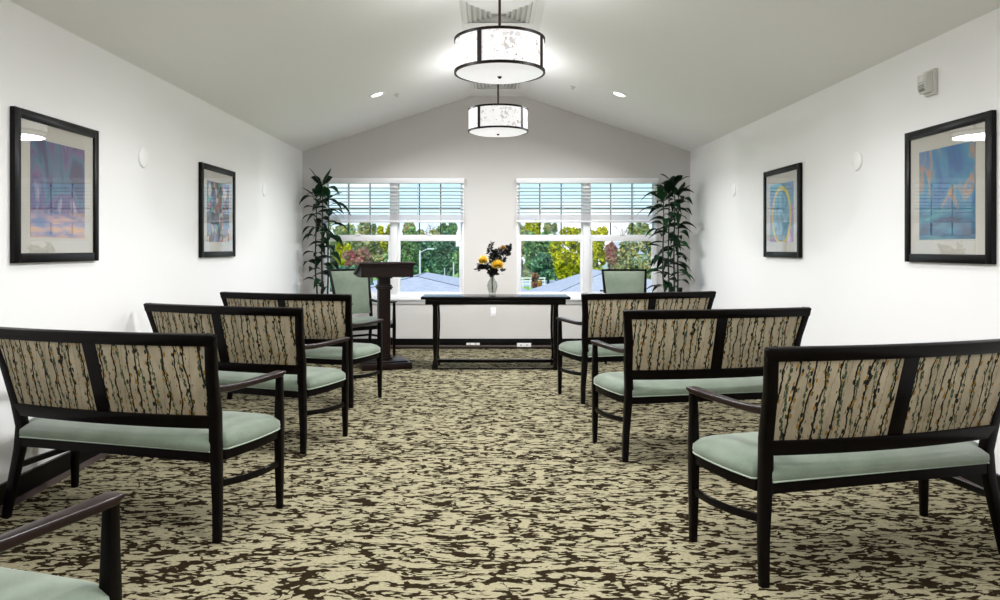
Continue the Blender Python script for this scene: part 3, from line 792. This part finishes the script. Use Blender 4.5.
# ------------------------------------------------------------------ framed pictures
def art_material(kind):
    M = Mat('art_' + kind); v = M.coord()
    if kind == 'storm':
        w = M.noise(M.coord(scale=(1, 2.6, 1.1), rot=(R(-38), 0, 0)), 2.6, 4, .5, .5)
        c = M.ramp(w, [(.25, (.012, .01, .03)), (.40, (.03, .02, .10)), (.48, (.02, .12, .18)), (.53, (.12, .05, .16)), (.58, (.03, .03, .13)), (.66, (.34, .28, .36)), (.8, (.05, .04, .12))])
        z = M.sep(v)[2]; lo = M.step(z, -.16, -.10)
        c2 = M.ramp(M.noise(M.coord(scale=(1, 1, 5)), 4, 4), [(.35, (.10, .16, .32)), (.5, (.42, .28, .30)), (.62, (.65, .36, .10)), (.75, (.15, .10, .2))])
        c = M.mix(lo, c2, c)
    elif kind == 'lagoon':
        w = M.noise(M.coord(scale=(1, 1.8, 1.0)), 2.8, 4, .5, .4)
        c = M.ramp(w, [(.28, (.01, .05, .14)), (.42, (.01, .10, .28)), (.52, (.03, .20, .32)), (.57, (.36, .20, .10)), (.62, (.08, .18, .32)), (.78, (.01, .06, .2))])
        z = M.sep(v)[2]; c2 = M.ramp(M.noise(M.coord(scale=(1, 1, 4)), 4, 4), [(.35, (.005, .03, .08)), (.5, (.01, .12, .22)), (.65, (.05, .25, .30)), (.75, (.2, .35, .36))])
        c = M.mix(M.step(z, -.12, -.04), c2, c)
    elif kind == 'mosaic':
        vo = M.voro(M.coord(scale=(1, 14, 10)), 1.6); c = M.ramp(M.sep(vo.outputs['Color'])[0], [(0, (.03, .10, .22)), (.2, (.25, .05, .06)), (.38, (.05, .32, .28)), (.55, (.55, .45, .35)), (.7, (.08, .15, .4)), (.85, (.02, .02, .04))], 'CONSTANT')
        x, y, z = M.sep(v)[:3]; band = M.math('LESS_THAN', M.math('ABSOLUTE', M.math('ADD', z, .06)), .05)
        c = M.mix(band, c, (.015, .03, .06)); st = M.math('LESS_THAN', M.math('ABSOLUTE', M.math('SUBTRACT', y, .06)), .05)
        vo2 = M.voro(M.coord(scale=(1, 30, 30)), 1); c = M.mix(st, c, M.ramp(M.sep(vo2.outputs['Color'])[1], [(0, (.35, .05, .04)), (.35, (.02, .03, .05)), (.6, (.1, .3, .25)), (.8, (.5, .4, .3))], 'CONSTANT'))
    else:
        x, y, z = M.sep(v)[:3]
        vo = M.voro(M.coord(scale=(1, 16, 5)), 1.3); c = M.ramp(M.sep(vo.outputs['Color'])[0], [(0, (.28, .16, .40)), (.3, (.12, .40, .42)), (.55, (.42, .30, .55)), (.75, (.03, .30, .30)), (.9, (.6, .5, .65))], 'CONSTANT')
        c = M.mix(M.math('GREATER_THAN', z, .06), c, M.ramp(M.noise(v, 8, 3), [(.4, (.04, .35, .33)), (.6, (.10, .18, .4))]))
        r = M.math('SQRT', M.math('ADD', M.math('POWER', M.math('MULTIPLY', y, 4.6), 2), M.math('POWER', M.math('MULTIPLY', M.math('ADD', z, .03), 3.6), 2)))
        c = M.mix(M.math('LESS_THAN', r, .86), c, M.ramp(M.voro(M.coord(scale=(1, 14, 9)), 1.6).outputs['Distance'], [(0, (.02, .05, .12)), (.4, (.06, .25, .35)), (.8, (.15, .35, .5))]))
        c = M.mix(M.math('LESS_THAN', M.math('ABSOLUTE', M.math('SUBTRACT', r, .88)), .07), c, (.65, .48, .05))
    return M.bsdf(c, .5)
FRAMEM = plain('glossy_black_frame', (.003, .0025, .003), .3, var=.2, spec=.2)
MATB = plain('cream_mat_board', (.50, .48, .42), .7, var=.02)
def picture(label, side, y0, y1, z0, z1, art):
    yc, zc = (y0 + y1) / 2, (z0 + z1) / 2; x = wall_x(side, yc); s = -side
    t = thing('framed_picture', label, 'picture', (x, yc, zc), group='framed abstract prints on the side walls')
    hy, hz = (y1 - y0) / 2, (z1 - z0) / 2; fw = .050; dp = .028; sl = (wall_x(side, y1) - wall_x(side, y0)) / (y1 - y0)
    b = MB()
    X = sorted((0.0, s * dp))
    def bar(ya, yb_, za, zb_): b.box((X[0], ya, za), (X[1], yb_, zb_), bev=.004)
    bar(-hy, -hy + fw, -hz, hz); bar(hy - fw, hy, -hz, hz); bar(-hy + fw - .002, hy - fw + .002, -hz, -hz + fw); bar(-hy + fw - .002, hy - fw + .002, hz - fw, hz)
    b.build('frame', FRAMEM, t)
    X2 = sorted((s * .004, s * .016)); b = MB(); b.box((X2[0], -hy + fw - .004, -hz + fw - .004), (X2[1], hy - fw + .004, hz - fw + .004)); b.build('mat_board', MATB, t, smooth=0)
    X3 = sorted((s * .0155, s * .0175)); iy, iz = hy - fw, hz - fw; b = MB(); b.box((X3[0], -iy * .74, -iz * .76), (X3[1], iy * .74, iz * .75)); b.build('print', art_material(art), t, smooth=0)
    X4 = sorted((s * .021, s * .023)); b = MB(); b.box((X4[0], -hy + fw - .004, -hz + fw - .004), (X4[1], hy - fw + .004, hz - fw + .004)); b.build('glass', PGLASS, t, smooth=0)
    t.rotation_euler = (0, 0, -math.atan(sl))
picture('square black-framed print in stormy purple, nearest on the left wall', -1, 3.580, 4.352, 1.205, 1.990, 'storm')
picture('black-framed print of small multicoloured marks, farther along the left wall', -1, 5.90, 6.69, 1.203, 1.990, 'mosaic')
picture('black-framed print with a yellow ring, farther along the right wall', 1, 5.93, 6.70, 1.200, 1.988, 'ring')
picture('square black-framed print in blue and teal, nearest on the right wall', 1, 3.68, 4.445, 1.197, 1.990, 'lagoon')

# ------------------------------------------------------------------ round wall covers, strobe, outlets
def disc(label, side, y, z):
    x = wall_x(side, y); s = -side; b = MB()
    b.lathe([(.068, 0), (.070, .004), (.066, .010), (.045, .016), (0, .019)], seg=32, axis='X')
    if s < 0:
        for v in b.bm.verts: v.co.x = -v.co.x
    o = b.build('wall_cover', PLAST, loc=(x, y, z)); tag(o, label, 'wall cover', 'round white covers on the side walls')
disc('round white cover on the left wall between the two pictures', -1, 4.958, 1.905)
disc('round white cover on the left wall between the small picture and the plant', -1, 7.62, 1.90)
disc('round white cover on the right wall between the two pictures', 1, 5.06, 1.895)
disc('round white cover on the right wall between the small picture and the plant', 1, 7.57, 1.895)
def strobe():
    y, z = 4.21, 2.25; x = wall_x(1, y)
    t = thing('alarm_strobe', 'grey wall-mounted alarm strobe high above the large right picture', 'alarm', (x, y, z))
    b = MB(); b.box((-.022, -.052, -.075), (0, .052, .075), bev=.006); b.build('base_plate', GREYP, t)
    b = MB(); b.poly_prism([(-.022, -.040, -.062), (-.022, -.040, .062), (-.062, -.040, .048), (-.066, -.040, -.030), (-.050, -.040, -.062)], (0, .080, 0)); b.build('housing', GREYP, t)
    b = MB(); b.box((-.074, -.028, .0), (-.055, .028, .044), bev=.006); b.build('lens', plain('clear_lens', (.75, .74, .72), .1), t)
    b = MB()
    for k in range(4): b.box((-.0685, -.026, -.048 + k * .010), (-.056, .026, -.044 + k * .010))
    b.build('sounder_grille', plain('dark_grille', (.2, .2, .19), .5), t)
strobe()
def outlet(label, x, z, w, h, y):
    t = thing('wall_outlet', label, 'outlet', (x, y, z)); b = MB(); b.box((-w / 2, -.006, -h / 2), (w / 2, 0, h / 2), bev=.002); b.build('cover_plate', PLAST, t)
    vert = h > w
    for k in (-1, 1):
        b = MB(); c = (0, k * h * .22) if vert else (k * w * .22, 0)
        b.box((c[0] - .014, -.009, c[1] - .013), (c[0] + .014, -.005, c[1] + .013), bev=.003)
        b.build('socket_face', GREYP if not vert else WHITE, t)
outlet('white outlet plate on the end wall under the middle of the table', (493.3 - CX) / 78.29, 1.28 - (312 - CY) / 78.29, .07, .115, YB)
outlet('white outlet plate set in the black baseboard under the table, the brighter right one', (524 - CX) / 78.5, .050, .18, .05, YB - .034)
outlet('grey-white outlet plate set in the black baseboard under the table, the dimmer left one', (473 - CX) / 78.5, .062, .17, .03, YB - .034)

# ------------------------------------------------------------------ ceiling fixtures
def pendant(label, y, a0, x=.085, lit=True):
    zb, zt, r = 2.452, 2.680, .302
    t = thing('pendant_light', label, 'ceiling lamp', (x, y, zb), group='drum pendant lamps along the ridge')
    b = MB(); b.lathe([(r - .004, .008), (r - .004, zt - zb - .006), (r - .008, zt - zb - .006), (r - .008, .008), (r - .004, .008)], seg=64); b.build('drum_shade', SHADE, t)
    for z in (0, zt - zb - .014):
        b = MB(); b.lathe([(r - .010, z), (r + .004, z), (r + .004, z + .017), (r - .010, z + .017), (r - .010, z)], seg=64); b.build('rim_ring', DARKM, t)
    for k in range(4):
        a = R(a0 + 90 * k); b = MB(); b.box((-.004, -.014, .01), (.004, .014, zt - zb - .008)); rm = Matrix.Rotation(a, 3, 'Z')
        for v in b.bm.verts: v.co = rm @ (v.co + Vector((r + .001, 0, 0)))
        b.build('strap', DARKM, t)
    b = MB(); b.lathe([(0, -.018), (.10, -.018), (.20, -.016), (.255, -.010), (r - .010, .004), (r - .010, .010), (.2, .0), (0, -.0)], seg=64); b.build('diffuser', DIFF, t, smooth=60)
    b = MB(); b.lathe([(0, -.032), (.008, -.031), (.012, -.026), (.016, -.019), (0, -.017)], seg=16); b.build('finial', DARKM, t)
    b = MB(); b.tube([(0, 0, zt - zb - .02), (0, 0, RIDGE - zb - .02)], .009, 12); b.build('rod', DARKM, t)
    b = MB()
    for k in range(3):
        a = R(a0 + 15 + 120 * k); b.tube([(0, 0, zt - zb - .012), ((r - .006) * math.cos(a), (r - .006) * math.sin(a), zt - zb - .012)], .004, 6)
    b.build('spider_arm', DARKM, t)
    b = MB(); b.lathe([(0, RIDGE - zb - .03), (.05, RIDGE - zb - .028), (.065, RIDGE - zb - .012), (.066, RIDGE - zb)], seg=32); b.build('ceiling_canopy', DARKM, t)
    area('pendant_glow', (x, y, zb - .04), .56, LAMP_P, (.975, .985, 1)); area('pendant_uplight', (x, y, zt + .01), .5, UP_P, (.975, .985, 1), rot=(PI, 0, 0))
pendant('large drum pendant lamp with shell-flecked shade, nearer and higher in view', 4.83, -116, .074)
pendant('drum pendant lamp hanging beyond the nearer one, smaller in view', 7.26, -129, .096)
pendant('added unseen drum pendant lamp above the camera end', 2.40, -110)  # out-of-view lamp added to light the near benches
pendant('added unseen drum pendant lamp at the rear of the room', -.6, -120)  # another out-of-view lamp, added for light from behind the camera
def ceil_z(x): return RIDGE if RX0 <= x <= RX1 else (RIDGE - .327 * (RX0 - x) if x < RX0 else RIDGE - .331 * (x - RX1))
def recessed(label, x, y):
    s = math.atan(.33) * (-1 if x < 0 else 1); z = ceil_z(x)
    t = thing('recessed_light', label, 'ceiling lamp', (x, y, z), (0, s, 0), group='recessed lights in the sloped ceiling')
    b = MB(); b.lathe([(.062, -.002), (.066, -.007), (.088, -.004), (.090, 0), (.062, 0)], seg=40); b.build('trim_ring', PLAST, t)
    b = MB(); b.lathe([(0, -.0035), (.063, -.0025), (.063, -.001), (0, -.001)], seg=32); b.build('lens', CANEM, t)
    area('recessed_glow', (x + .01 * math.sin(s), y, z - .02), .12, CAN_P * (1.4 if y > 7 else 1), (.98, .985, 1), rot=(0, s, 0), spread=150)
recessed('recessed ceiling light left of the farther pendant', -1.181, 7.606); recessed('recessed ceiling light right of the farther pendant', 1.384, 7.60)
for yy in (4.3, 1.2, -2.0):  # out-of-view recessed lights added to brighten the nearer part of the room
    for xx, nm in ((-1.18, 'left'), (1.38, 'right')): recessed('added unseen recessed light in the %s slope, %s' % (nm, {4.3: 'over the middle rows', 1.2: 'over the nearest bench', -2.0: 'at the rear'}[yy]), xx, yy)
def vent(label, y0, y1, xc):
    t = thing('ceiling_vent', label, 'vent', (xc, (y0 + y1) / 2, RIDGE), group='square air diffusers on the ridge')
    h = (y1 - y0) / 2
    def ring(b, o, w, z0, z1):
        for a, c in (((-o, -o, z0), (o, -o + w, z1)), ((-o, o - w, z0), (o, o, z1)), ((-o, -o + w, z0), (-o + w, o - w, z1)), ((o - w, -o + w, z0), (o, o - w, z1))): b.box(a, c)
    b = MB(); ring(b, h, .035, -.008, 0); b.build('flange', VENTM, t)
    b = MB(); b.box((-h + .035, -h + .035, -.003), (h - .035, h - .035, -.001)); b.build('throat', plain('vent_throat', (.55, .54, .52), .7), t)
    for k in range(5):
        o = h - .045 - k * .042; b = MB()
        P = [(o, -.004), (o - .026, -.020 - k * .003)]
        for q in range(4):
            rm = Matrix.Rotation(q * PI / 2, 3, 'Z'); pts = [Vector((-P[0][0], -P[0][0], P[0][1])), Vector((P[0][0], -P[0][0], P[0][1])), Vector((P[1][0], -P[1][0], P[1][1])), Vector((-P[1][0], -P[1][0], P[1][1]))]
            b.bm.faces.new([b.bm.verts.new(rm @ p) for p in pts])
        ob = b.build('louvre', VENTM, t, smooth=0); md = ob.modifiers.new('s', 'SOLIDIFY'); md.thickness = .002
vent('square white ceiling vent with nested louvres above the nearer pendant', 5.60, 6.20, .085)
vent('square white ceiling vent nearer the end wall, mostly hidden by the pendants', 8.13, 8.74, .095)
def sprinkler(label, x, y):
    z = ceil_z(x); s = math.atan(.33) * (-1 if x < 0 else 1); b = MB(); b.lathe([(.030, 0), (.030, -.004), (.010, -.006), (.008, -.022), (.016, -.024), (.016, -.028), (0, -.029)], seg=20)
    o = b.build('sprinkler_head', GREYP, loc=(x, y, z), rot=(0, s, 0)); tag(o, label, 'sprinkler', 'sprinkler heads in the ceiling')
sprinkler('tiny sprinkler head beside the left recessed light', -1.01, 7.86); sprinkler('tiny sprinkler head left of the right recessed light', .93, 7.91)

# daylight through the two windows
for k, (a, c) in enumerate(WIN):
    o = area('window_portal', ((a + c) / 2, YB + .22, (ZB + ZT) / 2), c - a, 1, rot=(R(-90), 0, 0), size_y=ZT - ZB); o.data.cycles.is_portal = True

# ------------------------------------------------------------------ outdoors
GZ = -3.2
def P3(px, py, Y): return Vector(((px - CX) / F_PX * Y, Y, CAM_H + (CY - py) / F_PX * Y))
def mat_foliage(name, cols):
    M = Mat(name); g = M.n('ShaderNodeNewGeometry')
    r = M.ramp(g.outputs['Random Per Island'], [(i / max(1, len(cols) - 1), c) for i, c in enumerate(cols)])
    n = M.ramp(M.noise(M.coord(), .9, 3), [(.35, (.55, .6, .6)), (.65, (1.15, 1.1, 1.0))])
    return M.bsdf(M.mix(1, r, n, 'MULTIPLY'), .8, spec=.1)
FOL = {
 'green': mat_foliage('green_foliage', [(.09, .20, .07), (.18, .36, .14), (.34, .52, .22)]),
 'deep': mat_foliage('deep_green_foliage', [(.05, .15, .10), (.12, .28, .18), (.22, .42, .25)]),
 'yellow': mat_foliage('yellow_green_foliage', [(.32, .34, .01), (.55, .55, .02), (.80, .74, .03)]),
 'red': mat_foliage('red_foliage', [(.34, .10, .12), (.58, .20, .20), (.60, .38, .25), (.25,.35,.15)]),
 'orange': mat_foliage('orange_foliage', [(.55, .25, .05), (.75, .40, .08), (.85, .55, .15)]),
 'mixed': mat_foliage('autumn_mixed_foliage', [(.22, .36, .15), (.46, .48, .16), (.62, .46, .20), (.36, .48, .28), (.40, .50, .45)]),
}
BARK = plain('bark', (.16, .13, .11), .9, var=.3)
def crown_mesh(b, c, rx, rz, n, leaf, seed, bottom=.15):
    rnd = random.Random(seed)
    lumps = [(Vector((0, 0, -.1)), .62)] + [(Vector((rnd.uniform(-.72, .72), rnd.uniform(-.6, .6), rnd.uniform(-.6, .74))), rnd.uniform(.16, .40)) for _ in range(18)]
    for k in range(n):
        o, r = rnd.choice(lumps); d = Vector((rnd.gauss(0, 1), rnd.gauss(0, 1), rnd.gauss(0, 1))).normalized() * r * rnd.uniform(.82, 1.06) + o
        p = Vector(c) + Vector((d.x * rx, d.y * rx, d.z * rz))
        if p.z < GZ + .1: p.z = GZ + .1
        u = Vector((rnd.gauss(0, 1), rnd.gauss(0, 1), rnd.gauss(0, 1))).normalized(); v = u.cross(Vector((rnd.gauss(0, 1), rnd.gauss(0, 1), rnd.gauss(0, 1)))).normalized()
        s = leaf * rnd.uniform(.6, 1.3)
        b.bm.faces.new([b.bm.verts.new(p + q) for q in (u * s, v * s * .7, -u * s, -v * s * .7)])
def tree(label, px, top, bot, halfw, Y, kind, seed, name='tree', cat='tree', n=2600, leaf=None, trunk=True):
    A = P3(px, top, Y); Bz = P3(px, bot, Y).z; r = halfw / F_PX * Y; rz = (A.z - Bz) / 2
    t = thing(name, label, cat, (A.x, Y, GZ))
    b = MB(); cz = (A.z + Bz) / 2 - GZ
    rnd = random.Random(seed)
    if trunk:
        tb = MB(); tb.tube([(0, 0, 0), (.05, 0, cz * .5), (.0, .05, cz), (0.05, 0, cz + rz * .6)], [.16, .13, .08, .03], 8)
        for k in range(6):
            a = rnd.uniform(0, 6.28); z0 = cz * rnd.uniform(.7, 1.1); tb.tube([(0, 0, z0), (math.cos(a) * r * .6, math.sin(a) * r * .6, z0 + rz * rnd.uniform(.3, .7))], [.05, .015], 5)
        tb.build('trunk', BARK, t)
    bb = MB(); crown_mesh(bb, (0, 0, cz), r, rz, n, leaf or (.006 * Y * .5), seed)
    for v in bb.bm.verts: v.co.z = max(v.co.z, .02)
    bb.build('crown', FOL[kind], t, smooth=0)
    return t
def outdoors():
    M = Mat('lawn_grass'); n = M.noise(M.coord(), .6, 5); grass = M.bsdf(M.ramp(n, [(.3, (.10, .26, .03)), (.7, (.26, .45, .07))]), .9)
    b = MB(); b.box((-90, YB + 3, GZ - .3), (90, 200, GZ)); o = b.build('lawn', grass, smooth=0); struct(o, 'green lawn outside the windows', 'lawn')
    b = MB(); b.box((-60, 84, GZ), (60, 100, GZ + .03)); struct(b.build('road', plain('pale_asphalt', (.42, .46, .52), .8, vscale=1), smooth=0), 'pale road beyond the lawn', 'road')
    M = Mat('slate_shingles'); v = M.coord(); br = M.n('ShaderNodeTexBrick'); M.put(br.inputs['Vector'], M.coord(scale=(1, 1, 1)))
    br.inputs['Scale'].default_value = 2.4; br.inputs['Color1'].default_value = (.36, .375, .43, 1); br.inputs['Color2'].default_value = (.44, .455, .50, 1); br.inputs['Mortar'].default_value = (.26, .28, .34, 1); br.inputs['Mortar Size'].default_value = .012
    sh = M.bsdf(br.outputs[0], .85)
    wall = plain('beige_siding', (.55, .50, .44), .8); darkl = plain('dark_flashing', (.05, .05, .07), .6)
    def hip_house(label, apex, left, right, depth, wallz):
        t = thing('house', label, 'building', (apex.x, apex.y, GZ)); o = Vector((apex.x, apex.y, GZ))
        a = apex - o; L = left - o; Rr = right - o
        yf = -3.2                       # eave in front of the apex
        slopeL = (a.z - L.z) / (a.x - L.x); slopeR = (a.z - Rr.z) / (Rr.x - a.x)
        ez = min(L.z, Rr.z) - .5; xl = a.x - (a.z - ez) / slopeL; xr = a.x + (a.z - ez) / slopeR
        P = dict(A=(a.x, 0, a.z), Bk=(a.x, depth, a.z), LF=(xl, yf, ez), RF=(xr, yf, ez), LB=(xl, depth + 3, ez), RB=(xr, depth + 3, ez))
        b = MB(); V = {k: b.bm.verts.new(v) for k, v in P.items()}
        for f in (('A', 'LF', 'RF'), ('A', 'Bk', 'LB', 'LF'), ('A', 'RF', 'RB', 'Bk'), ('Bk', 'RB', 'LB'), ('LF', 'LB', 'RB', 'RF')): b.bm.faces.new([V[k] for k in f])
        rf = b.build('roof', sh, t, smooth=0)
        b = MB()
        for k in ('LF', 'RF'): b.tube([P['A'], P[k]], .02, 6)
        b.tube([P['A'], P['Bk']], .02, 6); b.build('ridge_cap', darkl, rf)
        b = MB(); b.box((xl + .4, yf + .4, 0), (xr - .4, depth + 2.6, ez)); b.build('wall', wall, t, smooth=0)
        b = MB(); b.box((xl - .05, yf - .08, ez - .14), (xr + .05, yf, ez + .02)); b.build('gutter', WHITE, t, smooth=0)
        b = MB()
        for xx in (.3, .7): b.box((xl + (xr - xl) * xx - .5, yf + .34, .9), (xl + (xr - xl) * xx + .5, yf + .41, 2.1))
        b.build('house_window', darkl, t, smooth=0)
    hip_house('low building with a grey-blue hipped roof seen through the left window', P3(416, 276.3, 30), P3(370, 287.5, 30), P3(460, 284.8, 30), 5, 0)
    hip_house('low building with a grey-blue hipped roof seen through the right window', P3(606, 271.5, 44), P3(553, 291, 44), P3(672, 283, 44), 5, 0)
    # pole lights
    def pole(name, label, px, py, Y, arm, r):
        p = P3(px, py, Y); t = thing(name, label, 'pole', (p.x, Y, GZ)); b = MB(); h = p.z - GZ
        b.tube([(0, 0, 0), (0, 0, h)], [r, r * .7], 10); b.build('mast', plain('galvanised', (.62, .66, .68), .5), t)
        if arm:
            b = MB(); b.tube([(0, 0, h - .15), (.35, 0, h + .05), (.6, 0, h + .1)], .03, 6); b.build('arm', plain('galvanised', (.62, .66, .68), .5), t)
            b = MB(); b.box((.5, -.12, h + .06), (.95, .12, h + .15), bev=.03); b.build('lamp_head', plain('lamp_head_grey', (.7, .75, .78), .4), t)
        return t
    pole('street_lamp', 'pale street lamp with an arm, rising behind the left building', 420, 250.5, 48, True, .085)
    pole('utility_pole', 'thin pale pole near the right edge of the left window', 453.5, 262, 50, False, .06)
    pole('utility_pole', 'thinner pale pole left of the one near the right edge of the left window', 444.6, 268, 52, False, .045)
    # small things on the lawn
    tree('small red shrub on the lawn in the right window', 535.5, 273, 291, 3.6, 70, 'red', 5, 'shrub', 'shrub', 500, .16)
    tree('small orange shrub beside the red one on the lawn', 540.2, 280, 291, 1.6, 69, 'orange', 6, 'shrub', 'shrub', 300, .14)
    b = MB(); p = P3(558.5, 283.5, 66); b.box((-.17, -.2, 0), (.17, .2, 1.62), bev=.03); b.box((-.20, -.23, 1.6), (.20, .23, 1.68), bev=.02)
    tag(b.build('utility_box', plain('lilac_blue_paint', (.30, .28, .62), .5), loc=(p.x, 66, p.z - 1.1)), 'small lilac-blue utility box outside the right window', 'box')
    COL.objects['utility_box'].location.z = GZ
    t = thing('fence', 'low white fence beyond the lawn in the right window', 'fence', (P3(526, 281, 80).x, 80, GZ))
    for k in range(6):
        b = MB(); b.box((-2.0 + k * .8, -.05, 0), (-1.9 + k * .8, .05, 1.25)); b.build('fence_post', WHITE, t, smooth=0)
    for z in (.45, .8, 1.1):
        b = MB(); b.box((-2.1, -.03, z), (2.2, .03, z + .14)); b.build('fence_rail', WHITE, t, smooth=0)
    # far house between trees
    p = P3(630, 247, 73); t = thing('house', 'far grey-roofed house among the trees in the right window', 'building', (p.x, 73, GZ)); h = p.z - GZ
    b = MB(); b.box((-2.2, 0, 0), (2.4, 4, h - .6)); b.build('wall', plain('pale_siding', (.72, .72, .74), .7), t, smooth=0)
    b = MB(); b.poly_prism([(-2.5, -.3, h - .7), (2.7, -.3, h - .7), (1.5, 1.8, h + .55), (-1.3, 1.8, h + .55)], (0, .15, .0)); b.build('roof', sh, t, smooth=0)
    # trees
    T = [ # label, px, top, bot, halfw, Y, kind
     ('mid green tree at the left edge of the left window', 338, 222, 290, 22, 58, 'mixed'),
     ('small yellow tree behind the red one in the left window', 345, 242, 268, 9, 54, 'yellow'),
     ('red-leaved tree behind the lectern in the left window', 357, 246, 272, 13, 50, 'red'),
     ('green bush under the red-leaved tree', 352, 266, 294, 24, 46, 'deep'),
     ('yellow-green tree top over the red-leaved tree', 371, 236, 268, 17, 63, 'mixed'),
     ('bright yellow-green tree top just left of the mullion of the left window', 386, 224, 262, 9, 66, 'yellow'),
     ('broad green tree left of the street lamp', 404, 226, 286, 18, 60, 'green'),
     ('deep green tree behind the street lamp', 424, 238, 290, 17, 66, 'deep'),
     ('autumn tree top right of the street lamp', 437, 226, 262, 12, 76, 'mixed'),
     ('deep green tree near the right edge of the left window', 447, 232, 290, 18, 62, 'deep'),
     ('mixed green tree at the right edge of the left window', 467, 236, 290, 14, 58, 'green'),
     ('pale green tree at the left edge of the right window', 520, 226, 290, 13, 100, 'mixed'),
     ('grey-green tree left of the big yellow tree', 540, 229, 281, 17, 92, 'green'),
     ('deep green bush behind the red shrub', 548, 252, 283, 19, 85, 'deep'),
     ('big yellow-green tree in the right window', 571, 224, 284, 22, 60, 'yellow'),
     ('yellow-green tree just right of the mullion of the right window', 597, 224, 280, 13, 56, 'yellow'),
     ('dark red tree in the right window', 611, 240, 266, 5.5, 54, 'red'),
     ('green tree behind the dark red tree', 622, 242, 284, 16, 66, 'mixed'),
     ('autumn tree above the green armchair', 632, 252, 284, 17, 58, 'mixed'),
     ('green tree at the right edge of the right window', 655, 229, 288, 17, 64, 'mixed'),
     ('deep green tree low behind the right plant', 668, 258, 292, 16, 58, 'deep'),
     ('airy green tree top left of the lectern', 344, 221, 262, 12, 96, 'green'),
     ('airy autumn tree top above the lectern', 368, 223, 262, 10, 98, 'mixed'),
     ('airy green tree top over the street lamp', 413, 222, 262, 11, 97, 'mixed'),
     ('airy green tree top in the right half of the left window', 447, 221, 262, 11, 99, 'green'),
     ('airy yellow tree top at the left of the right window', 529, 222, 262, 11, 112, 'yellow'),
     ('airy pale tree top left of the big yellow tree', 552, 222, 262, 9, 104, 'mixed'),
     ('airy green tree top over the green armchair', 640, 223, 262, 12, 118, 'mixed'),
     ('low green bush between the yellow trees', 586, 262, 290, 14, 71, 'mixed'),
    ]
    for i, (lab, px, top, bot, hwid, Y, kind) in enumerate(T):
        o = tree(lab, px, top, bot, hwid, Y, kind, 40 + i, n=3000, leaf=.0028 * Y); o['group'] = 'trees outside the windows'
    # bare twiggy tree tops in the strips
    for i, (px, Y, lab) in enumerate(((425, 88, 'bare-branched tree over the street lamp'), (625, 90, 'bare-branched tree above the far house'), (560, 92, 'thin bare tree left of the big yellow tree top'), (455, 92, 'bare-branched tree at the right of the left window'), (352, 90, 'bare-branched tree over the red-leaved tree'))):
        rnd = random.Random(i); p = P3(px, 219, Y); Y = Y + 36; p = P3(px, 217, Y); t = thing('bare_tree', lab, 'tree', (p.x, Y, GZ), group='bare trees outside the windows'); b = MB(); h = p.z - GZ
        def br(p0, d, L, r, dep):
            p1 = p0 + d * L; b.tube([p0, p1], [r, r * .6], 5)
            if dep:
                for _ in range(4): br(p0.lerp(p1, rnd.uniform(.5, 1)), (d + Vector((rnd.uniform(-.8, .8), rnd.uniform(-.8, .8), rnd.uniform(-.1, .5)))).normalized(), L * .6, r * .5, dep - 1)
        br(Vector((0, 0, 0)), Vector((0, 0, 1)), h * .45, .16, 4); b.build('trunk', BARK, t)
outdoors()
